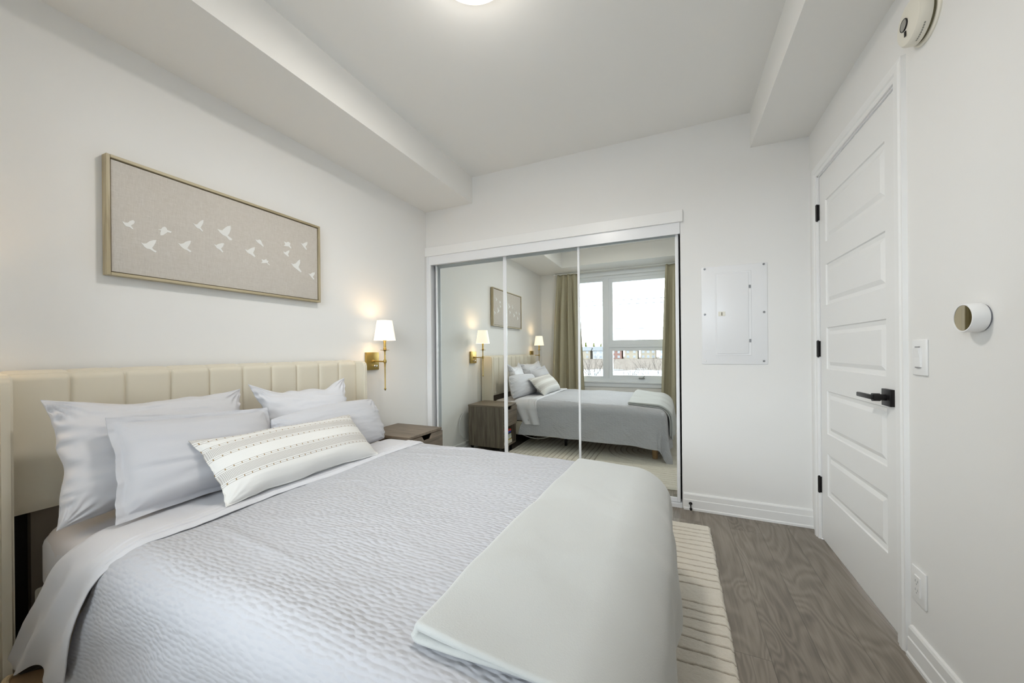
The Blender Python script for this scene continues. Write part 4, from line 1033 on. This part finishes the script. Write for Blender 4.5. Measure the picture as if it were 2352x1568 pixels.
for k in range(9):
    a0 = math.radians(-140 + k * 5.2); a1 = a0 + math.radians(4.2)
    r_ = .0712
    pts = [Vector((W - .024, c_[1] + r_ * math.cos(a0), c_[2] + r_ * math.sin(a0))), Vector((W - .024, c_[1] + r_ * math.cos(a1), c_[2] + r_ * math.sin(a1))), Vector((W - .031, c_[1] + r_ * math.cos(a1), c_[2] + r_ * math.sin(a1))), Vector((W - .031, c_[1] + r_ * math.cos(a0), c_[2] + r_ * math.sin(a0)))]
    bm.faces.new([bm.verts.new(p) for p in pts])
obj('rim_label', bm, lb_m, t, smooth=False)

t = thing('door_stop', (2.207, -.015, .034), 'small dark bronze door stop on the closet wall baseboard', 'door stop')
bm = bmesh.new(); lathe(bm, [(.011, .0), (.011, .004), (.005, .007), (.004, .04), (.004, .055)], (2.207, -.0155, .046), (0, -1, -.25), 20); obj('stem', bm, M['black_metal'], t)
bm = bmesh.new(); lathe(bm, [(.0, .053), (.008, .055), (.009, .062), (.007, .070), (0, .072)], (2.207, -.0155, .046), (0, -1, -.25), 20); obj('rubber_tip', bm, M['black_metal'], t)

# ------------------------------------------------------------------ ceiling lamp
t = thing('ceiling_light', (1.40, -1.545, ZC), 'round flush ceiling light, lit, cut off by the top of the photo', 'ceiling light')
cc = (1.40, -1.545, ZC)
bm = bmesh.new(); lathe(bm, [(.150, 0), (.152, .012), (.150, .030), (.138, .032), (.138, .028), (0, .028)], cc, (0, 0, -1), 64); obj('rim', bm, M['lamp_rim'], t)
bm = bmesh.new(); lathe(bm, [(.137, .028), (.136, .034), (.10, .042), (.05, .046), (0, .047)], cc, (0, 0, -1), 64); obj('diffuser', bm, M['diffuser'], t)
l = bpy.data.lights.new('ceiling_light_glow', 'AREA'); l.shape = 'DISK'; l.size = .27; l.energy = LAMP_CEIL; l.color = (1.0, .95, .88)
lo = bpy.data.objects.new('ceiling_light_glow', l); COL.objects.link(lo); lo.parent = t; lo.location = (0, 0, -.052)
l = bpy.data.lights.new('ceiling_light_side_glow', 'POINT'); l.shadow_soft_size = .09; l.energy = LAMP_CEIL * .2; l.color = (1.0, .95, .88)
lo = bpy.data.objects.new('ceiling_light_side_glow', l); COL.objects.link(lo); lo.parent = t; lo.location = (0, 0, -.17)

# ------------------------------------------------------------------ rug
def rug():
    x0, x1, y0, y1 = .460, 2.305, -2.72, -.262
    nx, ny = 330, 1150
    X = np.linspace(x0, x1, nx)[:, None] * np.ones((1, ny)); Y = np.linspace(y0, y1, ny)[None, :] * np.ones((nx, 1))
    def lines(c, pos, w):
        g_ = np.zeros_like(c)
        for p_ in pos: g_ = np.maximum(g_, np.exp(-((c - p_) / w) ** 2))
        return g_
    # strip at the foot: grooves across, slightly wavering
    yy = Y + .010 * vnoise(X * 3, Y * 2, 2, 2) + .005 * vnoise(X * 14, Y * 9, 3, 2)
    posA = [-.34, -.385, -.435, -.485, -.535, -.59, -.645, -.70, -.755, -.81, -.86, -.915, -1.045, -1.10, -1.155, -1.215, -1.27, -1.33, -1.39, -1.50, -1.56, -1.62, -1.68, -1.74, -1.85, -1.91, -1.97, -2.03, -2.14, -2.2, -2.26, -2.4, -2.46, -2.52, -2.6]
    gA = lines(yy, posA, .0030) * sstep(1.98, 2.0, X)
    # arches under the bed foot
    R = np.hypot((X - 1.86) * 1.0, (Y + 1.32) * .9)
    gB = lines(R + .006 * vnoise(X * 5, Y * 5, 5, 2), [.06, .12, .18, .24, .30, .36, .42], .0042) * (X < 1.98) * (R < .45)
    # long grooves running along the rug on the head side
    gC = lines(X + .008 * vnoise(X * 4, Y * 3, 8, 2), list(np.arange(.50, 1.45, .052)), .0042) * (R > .45) * (Y < -.62) * (X < 1.42)
    gD = lines(yy, list(np.arange(-.55, -2.7, -.06)), .0030) * (X < 1.98) * (R > .45) * (X > 1.44)
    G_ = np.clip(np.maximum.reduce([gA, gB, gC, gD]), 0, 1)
    e = np.minimum.reduce([X - x0, x1 - X, Y - y0, y1 - Y]); rim = sstep(0, .014, e)
    Z = .004 + .015 * rim - .010 * G_ * rim + .0020 * vnoise(X * 90, Y * 120, 1, 3) + .003 * vnoise(X * 8, Y * 8, 6, 2) * rim
    Xo = X + .006 * (1 - rim) * vnoise(Y * 18, X * 2, 4, 3); Yo = Y + .006 * (1 - rim) * vnoise(X * 18, Y * 2, 9, 3)
    P = np.stack([Xo, Yo, Z], -1)
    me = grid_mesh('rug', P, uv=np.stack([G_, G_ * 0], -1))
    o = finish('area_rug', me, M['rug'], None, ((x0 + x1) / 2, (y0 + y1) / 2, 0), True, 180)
    md = o.modifiers.new('backing', 'SOLIDIFY'); md.thickness = .004; md.offset = -1
    tag(o, 'cream wool rug with carved wavy grooves under the bed', 'rug')
rug()

# ------------------------------------------------------------------ things at the head of the bed, window side
def slipper(name_label, x, y, rz, first=None):
    if first is not None:
        r = first.copy(); COL.objects.link(r); r.location = (x, y, 0); r.rotation_euler = (0, 0, rz); r['label'] = name_label
        for ch in first.children:
            c = ch.copy(); COL.objects.link(c); c.parent = r
        return r
    t = thing('slipper', (0, 0, 0), name_label, 'slipper', 'tan slippers beside the bed')
    n = 40
    def foot(sx, k=1.0):        # outline half width along length
        return k * (.030 + .020 * math.sin(min(1, max(0, (sx + .12) / .24)) * PI * .62) )
    bm = bmesh.new(); out = []
    for i in range(n):
        a = 2 * PI * i / n; L_ = .130 * math.cos(a); wd = (.048 if L_ > -.02 else .040) * math.sin(a); out.append((L_, wd))
    prism(bm, out, lambda a, b, h: Vector((a, b, h)), 0, .018)
    obj('sole', bm, M['oak'], t)
    # upper: shell over the toe, open at the ankle
    P = np.zeros((30, 24, 3))
    for i, u in enumerate(np.linspace(0, 1, 30)):
        for j, v in enumerate(np.linspace(0, PI, 24)):
            L_ = .128 - u * .15; wd = .047 * math.sqrt(max(0, 1 - ((L_) / .130) ** 2)) + .001; h_ = .020 + .060 * math.sin(min(1, u * 1.15) * PI / 2)
            P[i, j] = (L_ + .02 * (math.sin(v) ** 2) * u * -1, wd * math.cos(v), .012 + h_ * math.sin(v) ** .8)
    o = finish('upper', grid_mesh('upper', P), M['suede'], t, None, True, 180); o.modifiers.new('t', 'SOLIDIFY').thickness = .004
    pts = [P[-1, j] + np.array((-.002, 0, .002)) for j in range(24)]
    bm = bmesh.new(); tube(bm, pts, .0085, 10); obj('fleece_cuff', bm, M['fleece'], t)
    P2 = np.zeros((24, 8, 3))
    for i, a in enumerate(np.linspace(PI * .5 + .25, PI * 1.5 - .25, 24)):
        for j, h_ in enumerate(np.linspace(0, 1, 8)): P2[i, j] = (.130 * math.cos(a) * (1 + .04 * h_), .046 * math.sin(a), .015 + .045 * h_ * abs(math.cos(a)) ** .4)
    o = finish('heel_band', grid_mesh('heel_band', P2), M['suede'], t, None, True, 180); o.modifiers.new('t', 'SOLIDIFY').thickness = .005
    obj('insole', B(-.10, .05, -.036, .036, .018, .026, .006, 2), M['fleece'], t)
    t.location = (x, y, 0); t.rotation_euler = (0, 0, rz)
    return t
sl = slipper('tan fleece-lined slipper on the floor by the headboard wing', .235, -2.365, math.radians(62))
slipper('tan fleece-lined slipper further under the bed', .352, -2.255, math.radians(78), sl)
t = thing('storage_box', (.25, -1.95, 0), 'navy fabric storage box under the head of the bed', 'storage box')
obj('box_body', B(.10, .42, -2.12, -1.70, 0, .17, .008, 2), M['navy'], t); obj('box_lid', B(.095, .425, -2.125, -1.695, .17, .20, .006, 2), M['navy'], t)
bm = bmesh.new(); tube(bm, [Vector((.012 + .010, -.52 + .155 * math.sin(a), .30 - .15 * math.cos(a) + .0)) for a in np.linspace(-.2, 2.6, 24)], .003, 8)
o = obj('white_cord', bm, M['cord'], None, (.022, -.45, .15)); tag(o, 'thin white cord looping down the wall behind the nightstand', 'cord')
bm = bmesh.new(); tube(bm, [Vector((.44 + .42 * q, -1.02 - .02 * math.sin(q * 3), .150 - .055 * math.sin(q * PI))) for q in np.linspace(0, 1, 24)], .005, 8)
o = obj('cable', bm, M['cord'], None, (.65, -1.03, .10)); tag(o, 'white cable sagging under the bed by the nightstand', 'cable')

# ------------------------------------------------------------------ outside, beyond the window (seen in the mirror)
ZG = -7.0
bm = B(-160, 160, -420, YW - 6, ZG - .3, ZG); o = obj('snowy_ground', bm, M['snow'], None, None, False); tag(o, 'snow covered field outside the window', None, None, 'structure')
# brush slope
nx_, ny_ = 90, 40
Xg = np.linspace(-110, 110, nx_)[:, None] * np.ones((1, ny_)); Yg = np.linspace(-150, -300, ny_)[None, :] * np.ones((nx_, 1))
Zg = ZG + .1 + 2.6 * sstep(-150, -235, Yg) + .8 * vnoise(Xg * .09, Yg * .09, 3, 4)
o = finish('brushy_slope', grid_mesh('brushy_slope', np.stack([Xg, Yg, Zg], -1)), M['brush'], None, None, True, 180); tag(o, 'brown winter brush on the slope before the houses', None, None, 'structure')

def house(x, y, w, d, h, rh, wallm, nwin, label, ladd=False):
    z0 = ZG + 2.4
    t = thing('house', (x, y, z0), label, 'house', 'houses beyond the window')
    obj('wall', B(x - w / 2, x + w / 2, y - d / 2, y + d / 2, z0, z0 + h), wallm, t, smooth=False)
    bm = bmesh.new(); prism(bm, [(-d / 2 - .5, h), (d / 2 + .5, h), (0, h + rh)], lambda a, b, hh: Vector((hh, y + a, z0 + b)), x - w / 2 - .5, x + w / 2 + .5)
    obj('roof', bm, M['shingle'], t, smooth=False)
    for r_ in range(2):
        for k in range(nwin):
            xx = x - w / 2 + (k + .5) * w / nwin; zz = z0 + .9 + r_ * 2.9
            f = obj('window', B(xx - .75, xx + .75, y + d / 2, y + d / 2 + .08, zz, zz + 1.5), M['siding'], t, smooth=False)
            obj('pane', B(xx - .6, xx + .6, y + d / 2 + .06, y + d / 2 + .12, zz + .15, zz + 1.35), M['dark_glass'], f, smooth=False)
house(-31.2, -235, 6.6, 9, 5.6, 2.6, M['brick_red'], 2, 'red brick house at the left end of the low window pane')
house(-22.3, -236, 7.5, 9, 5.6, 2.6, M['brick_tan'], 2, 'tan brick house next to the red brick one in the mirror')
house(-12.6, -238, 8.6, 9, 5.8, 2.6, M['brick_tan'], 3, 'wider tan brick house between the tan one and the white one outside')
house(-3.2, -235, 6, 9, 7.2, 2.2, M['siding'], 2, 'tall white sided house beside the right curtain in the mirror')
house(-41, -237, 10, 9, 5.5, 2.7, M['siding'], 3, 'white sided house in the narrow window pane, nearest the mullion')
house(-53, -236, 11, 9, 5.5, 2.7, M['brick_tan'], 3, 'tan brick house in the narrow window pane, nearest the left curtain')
def conifer(x, y, h, r, label):
    t = thing('evergreen_tree', (x, y, ZG + 2.5), label, 'tree', 'evergreens behind the houses')
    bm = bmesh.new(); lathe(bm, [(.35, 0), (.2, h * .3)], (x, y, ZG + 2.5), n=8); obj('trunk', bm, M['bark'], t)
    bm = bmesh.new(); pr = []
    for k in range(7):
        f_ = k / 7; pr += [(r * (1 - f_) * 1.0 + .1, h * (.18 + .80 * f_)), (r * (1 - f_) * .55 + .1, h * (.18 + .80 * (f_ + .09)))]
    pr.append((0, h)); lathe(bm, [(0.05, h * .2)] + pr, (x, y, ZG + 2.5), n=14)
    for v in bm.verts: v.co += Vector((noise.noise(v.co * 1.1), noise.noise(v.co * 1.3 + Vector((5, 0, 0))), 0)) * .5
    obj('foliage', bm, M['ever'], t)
conifer(-57.0, -262, 12.4, 2.4, 'tallest evergreen above the roofs, leftmost of the cluster')
conifer(-51.5, -264, 11.6, 2.4, 'middle evergreen of the cluster above the roofs')
conifer(-46.2, -262, 11.0, 2.3, 'short evergreen, right of the cluster above the roofs')
def bare_bush(x, y, h, seed, label):
    rnd = random.Random(seed); bm = bmesh.new()
    def br(p, d, l, r_, dep):
        q = p + d * l; tube(bm, [p, p.lerp(q, .5) + Vector((rnd.uniform(-.05, .05), rnd.uniform(-.05, .05), 0)) * l, q], lambda f_: r_ * (1 - .5 * f_), 4)
        if dep > 0:
            for k in range(3):
                nd = (d + Vector((rnd.uniform(-.6, .6), rnd.uniform(-.5, .5), rnd.uniform(-.1, .5)))).normalized(); br(p.lerp(q, rnd.uniform(.5, 1)), nd, l * rnd.uniform(.55, .75), r_ * .55, dep - 1)
    for k in range(6): br(Vector((x + rnd.uniform(-.4, .4), y, ZG)), Vector((rnd.uniform(-.5, .5), rnd.uniform(-.3, .3), 1)).normalized(), h * .40, .055, 3)
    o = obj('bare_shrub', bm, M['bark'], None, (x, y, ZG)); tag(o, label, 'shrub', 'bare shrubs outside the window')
bare_bush(-7.0, -46, 9.6, 3, 'bare shrub outside the narrow window pane')
bare_bush(-3.4, -42, 8.2, 8, 'bare shrub outside the lower window pane')
bare_bush(.6, -54, 10.4, 5, 'bare shrub outside, closest to the right curtain')
for k, (zz, yy) in enumerate(((14.5, -60), (13.7, -60), (9.4, -60), (8.7, -60), (4.6, -60))):
    bm = bmesh.new(); tube(bm, [Vector((xx, yy + xx * .12, zz + 1.5 * (xx / 90) ** 2 - .02 * xx)) for xx in np.linspace(-90, 90, 40)], .06, 5)
    o = obj('power_line', bm, M['wire'], None, (0, yy, zz))
    tag(o, ['highest power line outside the window', 'second highest power line, just under the top one', 'power line third from the top outside', 'power line fourth from the top outside', 'lowest power line outside the window, single'][k], 'power line', 'power lines outside')
